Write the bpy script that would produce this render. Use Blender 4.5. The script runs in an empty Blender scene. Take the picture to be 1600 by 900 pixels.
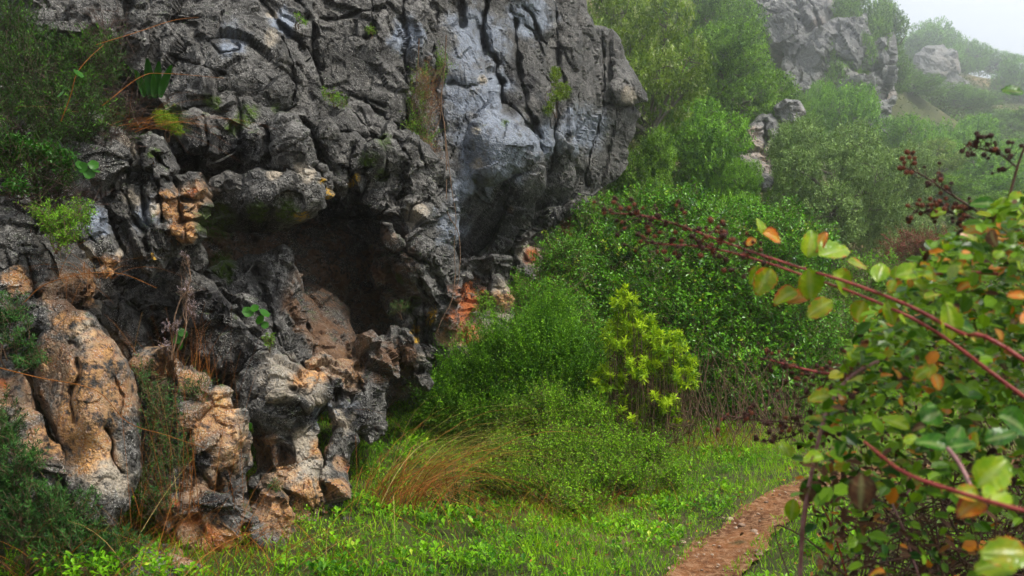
import bpy, math, random
import numpy as np
from mathutils import Vector, Matrix

rng = np.random.default_rng(7)
random.seed(7)
S = bpy.context.scene
COL = S.collection

# ------------------------------------------------------------------ camera, world, sun, exposure
EYE = 1.6
F = 1400.0                       # focal length in pixels of the 1600 px wide photograph
cam_d = bpy.data.cameras.new('camera')
cam = bpy.data.objects.new('camera', cam_d)
COL.objects.link(cam)
cam.location = (0, 0, EYE)
cam.rotation_euler = (math.radians(90), 0, 0)
cam_d.sensor_width = 36.0
cam_d.lens = 36.0 * F / 1600.0
cam_d.clip_start = 0.05
cam_d.clip_end = 3000
cam_d.dof.use_dof = True
cam_d.dof.focus_distance = 7.5
cam_d.dof.aperture_fstop = 5.2
S.camera = cam

SUN_EL, SUN_AZ = math.radians(58), math.radians(118)      # azimuth clockwise from +Y
sun_dir = Vector((math.sin(SUN_AZ) * math.cos(SUN_EL), math.cos(SUN_AZ) * math.cos(SUN_EL), math.sin(SUN_EL)))
w = bpy.data.worlds.new('World')
S.world = w
w.use_nodes = True
wn = w.node_tree
wn.nodes.clear()
w_out = wn.nodes.new('ShaderNodeOutputWorld')
w_bg = wn.nodes.new('ShaderNodeBackground')
w_sky = wn.nodes.new('ShaderNodeTexSky')
w_sky.sky_type = 'NISHITA'
w_sky.sun_disc = False
w_sky.sun_elevation = SUN_EL
w_sky.sun_rotation = SUN_AZ
w_sky.air_density = 1.0
w_sky.dust_density = 4.0
w_mix = wn.nodes.new('ShaderNodeMixRGB')            # cloud cover: an even pale veil over the sky
w_mix.inputs[0].default_value = 0.75
w_mix.inputs[2].default_value = (7.6, 7.9, 8.3, 1)
w_bg.inputs[1].default_value = 0.05
wn.links.new(w_sky.outputs[0], w_mix.inputs[1])
wn.links.new(w_mix.outputs[0], w_bg.inputs[0])
wn.links.new(w_bg.outputs[0], w_out.inputs[0])

sd = bpy.data.lights.new('sun', 'SUN')
sd.energy = 1.5
sd.angle = math.radians(10)
sd.color = (1.0, 0.95, 0.86)
sun = bpy.data.objects.new('sun', sd)
sun.rotation_euler = (-sun_dir).to_track_quat('-Z', 'Y').to_euler()
sun.location = (20, -20, 40)
COL.objects.link(sun)

S.view_settings.view_transform = 'Standard'
S.view_settings.look = 'None'
S.view_settings.exposure = 1.8
S.view_settings.gamma = 1.0
S.view_settings.use_curve_mapping = False
S.render.engine = 'CYCLES'
S.cycles.use_denoising = True
S.cycles.max_bounces = 5
S.cycles.use_adaptive_sampling = True
S.cycles.adaptive_threshold = 0.02
S.cycles.diffuse_bounces = 2
S.cycles.glossy_bounces = 2
S.cycles.transmission_bounces = 3
S.cycles.volume_bounces = 3
S.cycles.transparent_max_bounces = 4


# ------------------------------------------------------------------ helpers
def at(px, py, d):
    """a place seen at that pixel of the photograph, d metres ahead"""
    return np.array((d * (px - 800.0) / F, d, EYE + d * (450.0 - py) / F))


def _hash(ix, iy, iz, seed):
    h = (ix.astype(np.uint32) * np.uint32(374761393) + iy.astype(np.uint32) * np.uint32(668265263)
         + iz.astype(np.uint32) * np.uint32(2147483647) + np.uint32((seed * 974711) & 0xffffffff))
    h = (h ^ (h >> np.uint32(13))) * np.uint32(1274126177)
    h = (h ^ (h >> np.uint32(16))) * np.uint32(2246822519)
    return h ^ (h >> np.uint32(15))


def gnoise(p, seed=0):
    """gradient noise, about -1..1"""
    f = np.floor(p)
    i = f.astype(np.int64)
    t = p - f
    u = t * t * t * (t * (t * 6 - 15) + 10)
    out = 0
    for dx in (0, 1):
        wx = u[:, 0] if dx else 1 - u[:, 0]
        for dy in (0, 1):
            wy = u[:, 1] if dy else 1 - u[:, 1]
            for dz in (0, 1):
                wz = u[:, 2] if dz else 1 - u[:, 2]
                h = _hash(i[:, 0] + dx, i[:, 1] + dy, i[:, 2] + dz, seed)
                gx = (h & np.uint32(1023)) / 511.5 - 1
                gy = ((h >> np.uint32(10)) & np.uint32(1023)) / 511.5 - 1
                gz = ((h >> np.uint32(20)) & np.uint32(1023)) / 511.5 - 1
                out = out + wx * wy * wz * (gx * (t[:, 0] - dx) + gy * (t[:, 1] - dy) + gz * (t[:, 2] - dz))
    return out * 1.35


def fbm(p, oct=4, seed=0, gain=0.5, lac=2.1):
    a, s, out = 1.0, 0.0, 0
    for k in range(oct):
        out = out + a * gnoise(p, seed + k * 17)
        p = p * lac + 3.7
        s += a
        a *= gain
    return out / s


def cells(p, seed=0):
    """nearest cell of a jittered grid: F1, F2, vector from the cell point, three random numbers of the cell"""
    i = np.floor(p).astype(np.int64)
    n = len(p)
    f1 = np.full(n, 9e9)
    f2 = np.full(n, 9e9)
    vec = np.zeros((n, 3))
    rid = np.zeros(n, np.uint32)
    for dx in (-1, 0, 1):
        for dy in (-1, 0, 1):
            for dz in (-1, 0, 1):
                c = i + np.array((dx, dy, dz))
                h = _hash(c[:, 0], c[:, 1], c[:, 2], seed)
                q = np.stack([(h & np.uint32(1023)) / 1023.0, ((h >> np.uint32(10)) & np.uint32(1023)) / 1023.0,
                              ((h >> np.uint32(20)) & np.uint32(1023)) / 1023.0], 1) + c
                v = p - q
                d = np.sqrt((v * v).sum(1))
                near = d < f1
                f2 = np.where(near, f1, np.minimum(f2, d))
                f1 = np.where(near, d, f1)
                vec[near] = v[near]
                rid = np.where(near, h, rid)
    h2 = _hash(rid.astype(np.int64), rid.astype(np.int64) >> 3, rid.astype(np.int64) >> 7, seed + 5)
    r = np.stack([(h2 & np.uint32(1023)) / 511.5 - 1, ((h2 >> np.uint32(10)) & np.uint32(1023)) / 511.5 - 1,
                  ((h2 >> np.uint32(20)) & np.uint32(1023)) / 511.5 - 1], 1)
    return f1, f2, vec, r


def sstep(a, b, x):
    t = np.clip((x - a) / (b - a), 0, 1)
    return t * t * (3 - 2 * t)


def unit(v):
    return v / np.maximum(np.linalg.norm(v, axis=-1, keepdims=True), 1e-9)


def make_mesh(name, verts, faces_list, mats, attrs=None, smooth=True, mat_index=None):
    """faces_list: list of int arrays, each (n, k)"""
    me = bpy.data.meshes.new(name)
    verts = np.ascontiguousarray(verts, dtype=np.float32)
    me.vertices.add(len(verts))
    me.vertices.foreach_set('co', verts.ravel())
    faces_list = [np.asarray(f, dtype=np.int32) for f in faces_list if len(f)]
    tot = np.concatenate([np.full(len(f), f.shape[1], np.int32) for f in faces_list])
    idx = np.concatenate([f.ravel() for f in faces_list])
    me.loops.add(len(idx))
    me.loops.foreach_set('vertex_index', idx)
    me.polygons.add(len(tot))
    start = np.concatenate([[0], np.cumsum(tot)[:-1]]).astype(np.int32)
    me.polygons.foreach_set('loop_start', start)
    me.polygons.foreach_set('loop_total', tot)
    me.polygons.foreach_set('use_smooth', np.full(len(tot), smooth, dtype=bool))
    if mat_index is not None:
        me.polygons.foreach_set('material_index', np.ascontiguousarray(mat_index, dtype=np.int32))
    for m in (mats if isinstance(mats, (list, tuple)) else [mats]):
        me.materials.append(m)
    me.update(calc_edges=True)
    for k, v in (attrs or {}).items():
        a = me.attributes.new(k, 'FLOAT', 'POINT')
        a.data.foreach_set('value', np.ascontiguousarray(v, dtype=np.float32))
    return me


def put(name, me, parent=None):
    o = bpy.data.objects.new(name, me)
    COL.objects.link(o)
    if parent is not None:
        o.parent = parent
    return o


def tag(o, label=None, cat=None, group=None, kind=None):
    for k, v in (('label', label), ('category', cat), ('group', group), ('kind', kind)):
        if v:
            o[k] = v
    return o


def thing(name, loc, label, cat, group=None):
    o = bpy.data.objects.new(name, None)
    COL.objects.link(o)
    o.empty_display_size = 0.2
    o.location = tuple(float(c) for c in loc)
    return tag(o, label, cat, group)


def copy_tree(root, loc, rotz, scale, label, group):
    r = root.copy()
    COL.objects.link(r)
    r.location = tuple(float(c) for c in loc)
    r.rotation_euler = (0, 0, rotz)
    r.scale = scale
    tag(r, label, None, group)
    for ch in list(root.children):
        c = ch.copy()
        COL.objects.link(c)
        c.parent = r
    return r


def tubes(paths, sides=5):
    """paths: list of (points (n,3), radii (n,)) -> verts, quad faces"""
    V, Q, T = [], [], []
    off = 0
    ang = np.arange(sides) * 2 * math.pi / sides
    for pts, rad in paths:
        pts = np.asarray(pts, float)
        rad = np.broadcast_to(np.asarray(rad, float), (len(pts),))
        tan = unit(np.gradient(pts, axis=0))
        ref = np.array((0.31, 0.2, 0.93)) if abs(tan[0] @ np.array((0.31, 0.2, 0.93))) < 0.9 else np.array((1.0, 0, 0))
        a = unit(np.cross(tan, ref))
        b = np.cross(tan, a)
        ring = pts[:, None, :] + rad[:, None, None] * (np.cos(ang)[None, :, None] * a[:, None, :] + np.sin(ang)[None, :, None] * b[:, None, :])
        n = len(pts)
        V.append(ring.reshape(-1, 3))
        k = np.arange(n - 1)[:, None] * sides + np.arange(sides)[None, :]
        k2 = np.arange(n - 1)[:, None] * sides + (np.arange(sides)[None, :] + 1) % sides
        Q.append(np.stack([k, k2, k2 + sides, k + sides], -1).reshape(-1, 4) + off)
        off += n * sides
    return np.concatenate(V), np.concatenate(Q)


def smooth_path(pts, n=24):
    """Catmull-Rom through control points"""
    P = np.asarray(pts, float)
    P = np.vstack([2 * P[0] - P[1], P, 2 * P[-1] - P[-2]])
    out = []
    m = len(P) - 3
    for t in np.linspace(0, m - 1e-6, n):
        i = int(t)
        u = t - i
        a, b, c, d = P[i], P[i + 1], P[i + 2], P[i + 3]
        out.append(0.5 * ((2 * b) + (c - a) * u + (2 * a - 5 * b + 4 * c - d) * u * u + (3 * b - a - 3 * c + d) * u ** 3))
    return np.array(out)


LEAF = {
    'diamond': (np.array([(0, 0, 0), (.45, -.5, .1), (1, 0, -.05), (.45, .5, .1)]), [(0, 1, 2), (0, 2, 3)]),
    'oval': (np.array([(0, 0, 0), (.28, -.46, .12), (.72, -.42, .1), (1, 0, -.08), (.72, .42, .1), (.28, .46, .12)]), [(0, 1, 2, 3), (0, 3, 4, 5)]),
    'blade': (np.array([(0, -.5, 0), (0, .5, 0), (.5, .38, .0), (.5, -.38, .0), (1, 0, -.22)]), [(0, 1, 2, 3), (3, 2, 4, 4)]),
    'spoon': (np.array([(0, 0, 0), (.45, -.2, .05), (.72, -.5, .06), (1, 0, -.12), (.72, .5, .06), (.45, .2, .05)]), [(0, 1, 2, 3), (0, 3, 4, 5)]),
}


def leaf_mesh(name, P, D, N, L, W, tint, mat, shape='diamond', curl=1.0):
    P, D, N = np.asarray(P, float), unit(np.asarray(D, float)), np.asarray(N, float)
    X = D
    Y = unit(np.cross(N, X))
    Z = np.cross(X, Y)
    tpl, fc = LEAF[shape]
    n, k = len(P), len(tpl)
    L = np.broadcast_to(np.asarray(L, float), (n,))
    W = np.broadcast_to(np.asarray(W, float), (n,))
    V = (P[:, None, :] + (tpl[None, :, 0:1] * L[:, None, None]) * X[:, None, :]
         + (tpl[None, :, 1:2] * W[:, None, None]) * Y[:, None, :]
         + (tpl[None, :, 2:3] * (L if shape == 'blade' else W)[:, None, None] * curl) * Z[:, None, :])
    base = np.arange(n)[:, None] * k
    faces = []
    for f in fc:
        f = tuple(dict.fromkeys(f))
        faces.append(base + np.array(f)[None, :])
    return make_mesh(name, V.reshape(-1, 3), faces, mat, {'tint': np.repeat(np.broadcast_to(tint, (n,)), k)}, smooth=False)


def join_leaves(parts):
    """parts: list of (P, D, N, L, W, tint) -> concatenated"""
    n = [len(p[0]) for p in parts]
    return [np.concatenate([np.broadcast_to(p[j], (n[i],) + np.shape(p[j])[1:]) if j > 2 else p[j] for i, p in enumerate(parts)]) for j in range(6)]


def sprigs(C, D, length, nl, leaf_len, leaf_w, droop=0.1, spread=0.9, up=0.5, jit=0.3, tip=0.0):
    """C, D (s,3): foot and direction of every twig -> leaves on the twigs, twig ends"""
    s = len(C)
    length = np.broadcast_to(np.asarray(length, float), (s,))
    t = (np.arange(nl) + 0.5) / nl
    t = np.broadcast_to(t, (s, nl)) + rng.uniform(-.4, .4, (s, nl)) / nl
    t = np.clip(t, 0, 1) ** (1.0 - tip)
    D = unit(D)
    ref = unit(np.cross(D, rng.normal(size=(s, 3))))
    b = np.cross(D, ref)
    ph = np.arange(nl)[None, :] * 2.39996 + rng.uniform(0, 6.28, (s, 1)) + rng.normal(0, .3, (s, nl))
    rad = np.cos(ph)[..., None] * ref[:, None, :] + np.sin(ph)[..., None] * b[:, None, :]
    P = C[:, None, :] + D[:, None, :] * (length[:, None] * t)[..., None]
    P[..., 2] -= droop * (t ** 2) * length[:, None]
    ld = D[:, None, :] * (1 - spread * 0.75) + rad * spread + rng.normal(0, jit, (s, nl, 3))
    ld[..., 2] += 0.15
    N = np.zeros((s, nl, 3))
    N[..., 2] = up
    N += rad * 0.2 + D[:, None, :] * 0.4 + rng.normal(0, 0.35, (s, nl, 3))
    n = s * nl
    L = leaf_len * rng.uniform(.65, 1.25, n)
    W = leaf_w * rng.uniform(.7, 1.25, n)
    return P.reshape(n, 3), ld.reshape(n, 3), N.reshape(n, 3), L, W


def twig_mesh(name, C, D, length, r0, mat, droop=0.1):
    s = len(C)
    D = unit(D)
    length = np.broadcast_to(np.asarray(length, float), (s,))
    ref = unit(np.cross(D, np.array((0.3, 0.5, 0.77))))
    b = np.cross(D, ref)
    V = []
    for t, rr in ((0, 1.0), (0.55, 0.75), (1.0, 0.3)):
        p = C + D * (length * t)[:, None]
        p[:, 2] -= droop * t * t * length
        for k in range(3):
            a = k * 2.0944
            V.append(p + (math.cos(a) * ref + math.sin(a) * b) * r0 * rr)
    V = np.stack(V, 1)
    base = np.arange(s)[:, None] * 9
    F4 = []
    for lv in (0, 3):
        for k in range(3):
            F4.append(base + np.array([lv + k, lv + (k + 1) % 3, lv + 3 + (k + 1) % 3, lv + 3 + k])[None, :])
    return make_mesh(name, V.reshape(-1, 3), F4, mat)


# ------------------------------------------------------------------ materials
def new_mat(name):
    m = bpy.data.materials.new(name)
    m.use_nodes = True
    nt = m.node_tree
    nt.nodes.clear()
    out = nt.nodes.new('ShaderNodeOutputMaterial')
    return m, nt, out


class NT:
    def __init__(self, nt):
        self.nt = nt

    def n(self, typ, **kw):
        nd = self.nt.nodes.new(typ)
        for k, v in kw.items():
            setattr(nd, k, v)
        return nd

    def link(self, a, b):
        self.nt.links.new(a, b)

    def val(self, sock, v):
        if hasattr(v, 'is_output') or hasattr(v, 'links'):
            self.link(v, sock)
        else:
            sock.default_value = v

    def attr(self, name):
        return self.n('ShaderNodeAttribute', attribute_name=name).outputs['Fac']

    def noise(self, vec, scale, detail=4, rough=0.55, dist=0.0):
        nd = self.n('ShaderNodeTexNoise')
        self.link(vec, nd.inputs['Vector'])
        nd.inputs['Scale'].default_value = scale
        nd.inputs['Detail'].default_value = detail
        nd.inputs['Roughness'].default_value = rough
        nd.inputs['Distortion'].default_value = dist
        return nd.outputs['Fac']

    def voro(self, vec, scale, feature='F1'):
        nd = self.n('ShaderNodeTexVoronoi', feature=feature)
        self.link(vec, nd.inputs['Vector'])
        nd.inputs['Scale'].default_value = scale
        return nd.outputs['Distance']

    def ramp(self, fac, a, b):
        """smooth 0..1 between a and b"""
        nd = self.n('ShaderNodeMapRange', interpolation_type='SMOOTHSTEP')
        self.val(nd.inputs[0], fac)
        nd.inputs[1].default_value = a
        nd.inputs[2].default_value = b
        return nd.outputs[0]

    def math(self, op, a, b=0.0, clamp=False):
        nd = self.n('ShaderNodeMath', operation=op, use_clamp=clamp)
        self.val(nd.inputs[0], a)
        self.val(nd.inputs[1], b)
        return nd.outputs[0]

    def mix(self, fac, a, b, mode='MIX'):
        nd = self.n('ShaderNodeMixRGB', blend_type=mode)
        self.val(nd.inputs[0], fac)
        for s, v in ((nd.inputs[1], a), (nd.inputs[2], b)):
            if isinstance(v, tuple):
                s.default_value = v + (1,) if len(v) == 3 else v
            else:
                self.link(v, s)
        return nd.outputs[0]

    def bump(self, h, strength, dist, normal=None):
        nd = self.n('ShaderNodeBump')
        nd.inputs['Strength'].default_value = strength
        nd.inputs['Distance'].default_value = dist
        self.link(h, nd.inputs['Height'])
        if normal is not None:
            self.link(normal, nd.inputs['Normal'])
        return nd.outputs[0]


def rock_material(name, far=False):
    m, nt, out = new_mat(name)
    g = NT(nt)
    geo = g.n('ShaderNodeNewGeometry')
    pos = geo.outputs['Position']
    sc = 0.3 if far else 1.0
    n1 = g.noise(pos, 1.6 * sc, 3, 0.6)
    n2 = g.noise(pos, 7 * sc, 4, 0.65, 0.4)
    n3 = g.noise(pos, 26 * sc, 4, 0.7)
    n4 = g.noise(pos, 110 * sc, 2, 0.7)
    base = g.mix(g.ramp(n2, .40, .58), (.032, .030, .027), (.17, .162, .15))
    base = g.mix(g.ramp(n1, .46, .58), base, g.mix(g.ramp(n3, .38, .60), (.045, .042, .037), (.36, .345, .315)))
    # bluish clean limestone
    base = g.mix(g.math('MULTIPLY', g.attr('blue'), g.ramp(n2, .25, .6)), base, g.mix(n3, (.10, .13, .19), (.42, .48, .58)))
    # cream and ochre
    pale = g.math('MULTIPLY', g.attr('pale'), g.ramp(n3, .3, .55))
    base = g.mix(pale, base, g.mix(n3, (.30, .24, .17), (.56, .49, .39)))
    och = g.math('MULTIPLY', g.attr('ochre'), g.ramp(g.math('ADD', n2, g.math('MULTIPLY', n3, .6)), .62, .86))
    base = g.mix(och, base, g.mix(g.ramp(n3, .35, .62), (.30, .105, .022), g.mix(g.ramp(n1, .4, .6), (.60, .32, .11), (.54, .38, .23))))
    base = g.mix(g.attr('red'), base, g.mix(n3, (.34, .085, .02), (.60, .20, .06)))
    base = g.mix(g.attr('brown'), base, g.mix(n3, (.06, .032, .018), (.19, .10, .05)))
    # dark crust lichen in spots and blotches
    crust = g.ramp(g.math('ADD', g.math('ADD', g.math('MULTIPLY', n3, .45), g.math('MULTIPLY', n2, .3)), g.math('MULTIPLY', n1, .3)),   .50, .555)
    crust = g.math('MULTIPLY', crust, g.math('SUBTRACT', 0.92, g.math('MULTIPLY', g.math('ADD', g.math('ADD', g.attr('ochre'), g.attr('pale')), g.attr('blue')), .5)), True)
    base = g.mix(crust, base, (.020, .019, .018))
    base = g.mix(g.math('MULTIPLY', g.attr('dark'), g.ramp(n2, .1, .42)), base, (.014, .013, .014))  # near-black at the listed spots, in recesses and along cracks
    # small white lichen specks
    spk = g.math('MULTIPLY', g.ramp(n4, .55, .62), g.ramp(n2, .42, .58))
    base = g.mix(g.math('MULTIPLY', spk, .7), base, (.46, .45, .42))
    # moss, where told and on flat tops
    sep = g.n('ShaderNodeSeparateXYZ')
    g.link(geo.outputs['Normal'], sep.inputs[0])
    top = g.math('MULTIPLY', g.ramp(sep.outputs[2], .62, .95), g.ramp(n2, .55, .68))
    mossf = g.math('MAXIMUM', g.math('MULTIPLY', top, .55), g.math('MULTIPLY', g.attr('moss'), g.ramp(n3, .36, .56)))
    base = g.mix(mossf, base, g.mix(n4, (.025, .05, .005), (.10, .17, .012)))
    yl = g.math('MULTIPLY', g.attr('yellow'), g.ramp(n3, .42, .56))
    base = g.mix(yl, base, g.mix(n4, (.42, .22, .012), (.70, .42, .03)))
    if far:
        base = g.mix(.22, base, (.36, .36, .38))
    bs = g.n('ShaderNodeBsdfPrincipled')
    g.link(base, bs.inputs['Base Color'])
    g.link(g.ramp(n3, -.4, 1.0), bs.inputs['Roughness'])
    bs.inputs['Specular IOR Level'].default_value = 0.28
    pits = g.voro(pos, 34 * sc)
    h = g.math('ADD', g.math('MULTIPLY', n3, 1.0), g.math('MULTIPLY', n4, .45))
    h = g.math('ADD', h, g.math('MULTIPLY', g.ramp(pits, 0.0, .45), .35))
    nb = g.bump(h, 1.0, 0.035 / sc * (1 if not far else .6))
    g.link(nb, bs.inputs['Normal'])
    g.link(bs.outputs[0], out.inputs[0])
    return m


def leaf_material(name, a, b, c=None, transl=0.35, rough=0.42, spec=0.4, c_from=0.9):
    m, nt, out = new_mat(name)
    g = NT(nt)
    t = g.attr('tint')
    col = g.mix(g.ramp(t, 0, .85), a, b)
    if c:
        col = g.mix(g.ramp(t, c_from, min(1.0, c_from + .07)), col, c)
    bs = g.n('ShaderNodeBsdfPrincipled')
    g.link(col, bs.inputs['Base Color'])
    bs.inputs['Roughness'].default_value = rough
    bs.inputs['Specular IOR Level'].default_value = spec * .5
    tr = g.n('ShaderNodeBsdfTranslucent')
    g.link(g.mix(0.5, col, g.mix(1.0, col, (1.0, 1.0, .35), 'MULTIPLY')), tr.inputs[0])
    mx = g.n('ShaderNodeMixShader')
    mx.inputs[0].default_value = transl
    g.link(bs.outputs[0], mx.inputs[1])
    g.link(tr.outputs[0], mx.inputs[2])
    g.link(mx.outputs[0], out.inputs[0])
    return m


def bark_material(name, a, b, scale=30, rough=0.8):
    m, nt, out = new_mat(name)
    g = NT(nt)
    tc = g.n('ShaderNodeTexCoord').outputs['Object']
    n = g.noise(tc, scale, 5, .65)
    bs = g.n('ShaderNodeBsdfPrincipled')
    g.link(g.mix(g.ramp(n, .3, .7), a, b), bs.inputs['Base Color'])
    bs.inputs['Roughness'].default_value = rough
    bs.inputs['Specular IOR Level'].default_value = .25
    g.link(g.bump(n, .6, .01), bs.inputs['Normal'])
    g.link(bs.outputs[0], out.inputs[0])
    return m


def soil_material(name, path=False):
    m, nt, out = new_mat(name)
    g = NT(nt)
    pos = g.n('ShaderNodeNewGeometry').outputs['Position']
    n0 = g.noise(pos, .12, 4, .6)
    n1 = g.noise(pos, 2.2, 5, .6)
    n2 = g.noise(pos, 18, 6, .7)
    n3 = g.noise(pos, 80, 4, .7)
    if path:
        col = g.mix(g.ramp(n1, .38, .62), (.11, .040, .014), (.28, .112, .040))
        col = g.mix(g.ramp(n2, .46, .62), col, g.mix(n3, (.30, .15, .075), (.42, .24, .13)))
        col = g.mix(g.ramp(n2, .42, .30), col, (.06, .028, .014))
        col = g.mix(g.ramp(n3, .60, .70), col, (.48, .33, .21))
        col = g.mix(g.ramp(n1, .60, .70), col, (.06, .055, .018))
    else:
        col = g.mix(g.ramp(n1, .35, .65), (.035, .05, .012), (.08, .085, .025))
        col = g.mix(g.ramp(n2, .5, .72), col, (.12, .08, .035))
        col = g.mix(g.ramp(n0, .48, .62), col, g.mix(n2, (.16, .10, .05), (.26, .20, .10)))
    bs = g.n('ShaderNodeBsdfPrincipled')
    g.link(col, bs.inputs['Base Color'])
    bs.inputs['Roughness'].default_value = .85
    bs.inputs['Specular IOR Level'].default_value = .2
    h = g.math('ADD', n2, g.math('MULTIPLY', n3, .5))
    g.link(g.bump(h, 1.0, .05), bs.inputs['Normal'])
    g.link(bs.outputs[0], out.inputs[0])
    return m


M_ROCK = rock_material('limestone')
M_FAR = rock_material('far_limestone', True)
M_SOIL = soil_material('soil')
M_PATH = soil_material('trodden_earth', True)
M_BARK = bark_material('grey_bark', (.06, .05, .04), (.17, .15, .12))
M_TWIG = bark_material('brown_twig', (.07, .04, .025), (.18, .11, .065), 60)
M_DARKTWIG = bark_material('dark_twig', (.022, .014, .010), (.085, .05, .038), 60)
M_REDTWIG = bark_material('red_brown_twig', (.10, .035, .02), (.22, .085, .04), 60)

# ------------------------------------------------------------------ terrain
GC = [at(*p) for p in [
    (1000, 385, 19), (1150, 330, 24), (1250, 410, 19), (1400, 400, 23), (1040, 150, 31), (1180, 255, 30), (1300, 245, 47),
    (1390, 262, 55), (1200, -120, 76), (1350, 20, 76), (1300, -60, 76), (1430, 200, 66), (1570, 240, 60), (1500, 225, 68), (1440, 165, 82), (1600, 190, 80), (1500, 310, 48), (1600, 335, 44), (1480, 205, 80), (1500, 118, 108),
    (1590, 112, 112), (1430, 84, 108), (1540, 104, 110), (1800, 140, 112), (1900, 350, 48), (2100, 210, 110), (1500, 400, 26), (1700, 420, 26), (900, 160, 40), (1000, 0, 50),
    (1560, 150, 95), (1420, 180, 84)]]
GC += [np.array(p) for p in [
    (-1.6, 4.6, 0.0), (0, 4.5, 0.), (2, 4.5, 0.), (0, 7, 0.), (2.5, 7, 0.), (4, 9, 0.1), (0.5, 10, 0.1), (3, 12, .25), (6, 12, .2), (-1.0, 10, .3), (1.2, 13, .5),
    (5, 16, .6), (0, 2, 0.), (3, 1, 0.), (-3, 2, .15), (-3.5, 4.3, .35), (-2.4, 4.4, .12), (-4.5, 6, .6), (-5, 9, .8), (-2.5, 11, .6), (-1, 14, 1.2), (2, 19.5, 3.0),
    (-8, 6, 1), (-8, 14, 2), (-3, 20, 4.5), (-12, 30, 14), (-30, 40, 25), (-40, 10, 18), (-15, -5, 3), (0, -8, 0), (12, -8, 0), (14, 6, 0.1), (15, 16, .5), (30, 10, 2.),
    (50, 20, 7), (60, 60, 10), (90, 120, 24), (0, 160, 38), (60, 160, 28), (-60, 120, 45), (120, 60, 16), (0, 400, 38), (200, 400, 30), (-300, 300, 50), (400, 200, 25),
    (300, -200, 10), (-300, -200, 20), (0, -400, 0), (0, 700, 30), (500, 700, 25), (-500, 700, 40)]]
GC = np.array(GC)


def _rbf_fit(xy, z, eps):
    d = np.sqrt(((xy[:, None, :] - xy[None, :, :]) ** 2).sum(-1) + eps ** 2)
    n = len(xy)
    A = np.zeros((n + 3, n + 3))
    A[:n, :n] = d
    A[:n, n] = 1
    A[:n, n + 1:] = xy
    A[n, :n] = 1
    A[n + 1:, :n] = xy.T
    A[:n, :n] -= np.eye(n) * 1e-4
    return np.linalg.solve(A, np.concatenate([z, np.zeros(3)]))


_gw = _rbf_fit(GC[:, :2], GC[:, 2], 0.6)


def ground_z(xy):
    xy = np.atleast_2d(np.asarray(xy, float))
    out = np.zeros(len(xy))
    for s in range(0, len(xy), 20000):
        q = xy[s:s + 20000]
        d = np.sqrt(((q[:, None, :] - GC[None, :, :2]) ** 2).sum(-1) + .36)
        out[s:s + 20000] = d @ _gw[:-3] + _gw[-3] + q @ _gw[-2:]
    dist = np.hypot(xy[:, 0], xy[:, 1])
    p3 = np.stack([xy[:, 0], xy[:, 1], np.zeros(len(xy))], 1)
    amp = np.clip(dist / 14, .12, 3)
    out += amp * .28 * gnoise(p3 * .35 / np.clip(dist / 20, 1, 6)[:, None], 3) + .018 * gnoise(p3 * 3.1, 5)
    return out


def graded(lo, hi, a, b, fine, grow=1.16):
    mid = list(np.arange(a, b + fine / 2, fine))
    x, s = mid[-1], fine
    up = []
    while x < hi:
        s *= grow
        x += s
        up.append(x)
    x, s = mid[0], fine
    dn = []
    while x > lo:
        s *= grow
        x -= s
        dn.append(x)
    return np.array(dn[::-1] + mid + up)


# the trodden path
PATH_C = smooth_path([(-.45, 1.6), (.1, 2.7), (.62, 3.9), (1.03, 4.95), (1.30, 5.55), (1.66, 6.2), (2.05, 6.75), (2.6, 7.3), (3.5, 7.9), (4.6, 8.3), (6, 9)], 120)


def path_dist(xy):
    d = np.full(len(xy), 9e9)
    for k in range(len(PATH_C)):
        d = np.minimum(d, np.hypot(xy[:, 0] - PATH_C[k, 0], xy[:, 1] - PATH_C[k, 1]))
    return d


gx = graded(-130, 190, -3.5, 5.0, .11)
gy = graded(-60, 240, 2.5, 13.0, .11)
gx_all, gy_all = gx, gy
X, Y = np.meshgrid(gx, gy)
xy = np.stack([X.ravel(), Y.ravel()], 1)
gzv = ground_z(xy)
nearp = (np.abs(xy[:, 0] - 2) < 5) & (np.abs(xy[:, 1] - 5) < 5)
gzv[nearp] -= .075 * np.exp(-(path_dist(xy[nearp]) / .30) ** 2)
nx, ny = len(gx), len(gy)
ii = (np.arange(ny - 1)[:, None] * nx + np.arange(nx - 1)[None, :]).ravel()
ground = put('ground', make_mesh('ground', np.column_stack([xy, gzv]), [np.stack([ii, ii + 1, ii + nx + 1, ii + nx], 1)], M_SOIL))
tag(ground, kind='structure')

tg = unit(np.gradient(PATH_C, axis=0))
sd_ = np.stack([-tg[:, 1], tg[:, 0]], 1)
NC = 41
PL = smooth_path(PATH_C[::4], 420)
tg2 = unit(np.gradient(PL, axis=0))
sd2 = np.stack([-tg2[:, 1], tg2[:, 0]], 1)
cr = np.linspace(-1, 1, NC)
wl = .215 + .05 * gnoise(np.column_stack([PL * 2.2, PL[:, :1] * 0]), 61) + .03 * gnoise(np.column_stack([PL * 7, PL[:, :1] * 0]), 62)
pxy = PL[:, None, :] + sd2[:, None, :] * (cr[None, :, None] * wl[:, None, None])
pf = pxy.reshape(-1, 2)
p3_ = np.column_stack([pf, np.zeros(len(pf))])
crt = np.tile(cr, len(PL))
pz = ground_z(pf) - .038 + .020 * crt ** 2 + (.016 * gnoise(p3_ * 5, 9) + .014 * fbm(p3_ * 20, 3, 19)) * (1 - crt ** 4)
kk = (np.arange(len(PL) - 1)[:, None] * NC + np.arange(NC - 1)[None, :]).ravel()
path = put('path', make_mesh('path', np.column_stack([pf, pz]), [np.stack([kk, kk + NC, kk + NC + 1, kk + 1], 1)], M_PATH))
tag(path, kind='structure')


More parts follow.
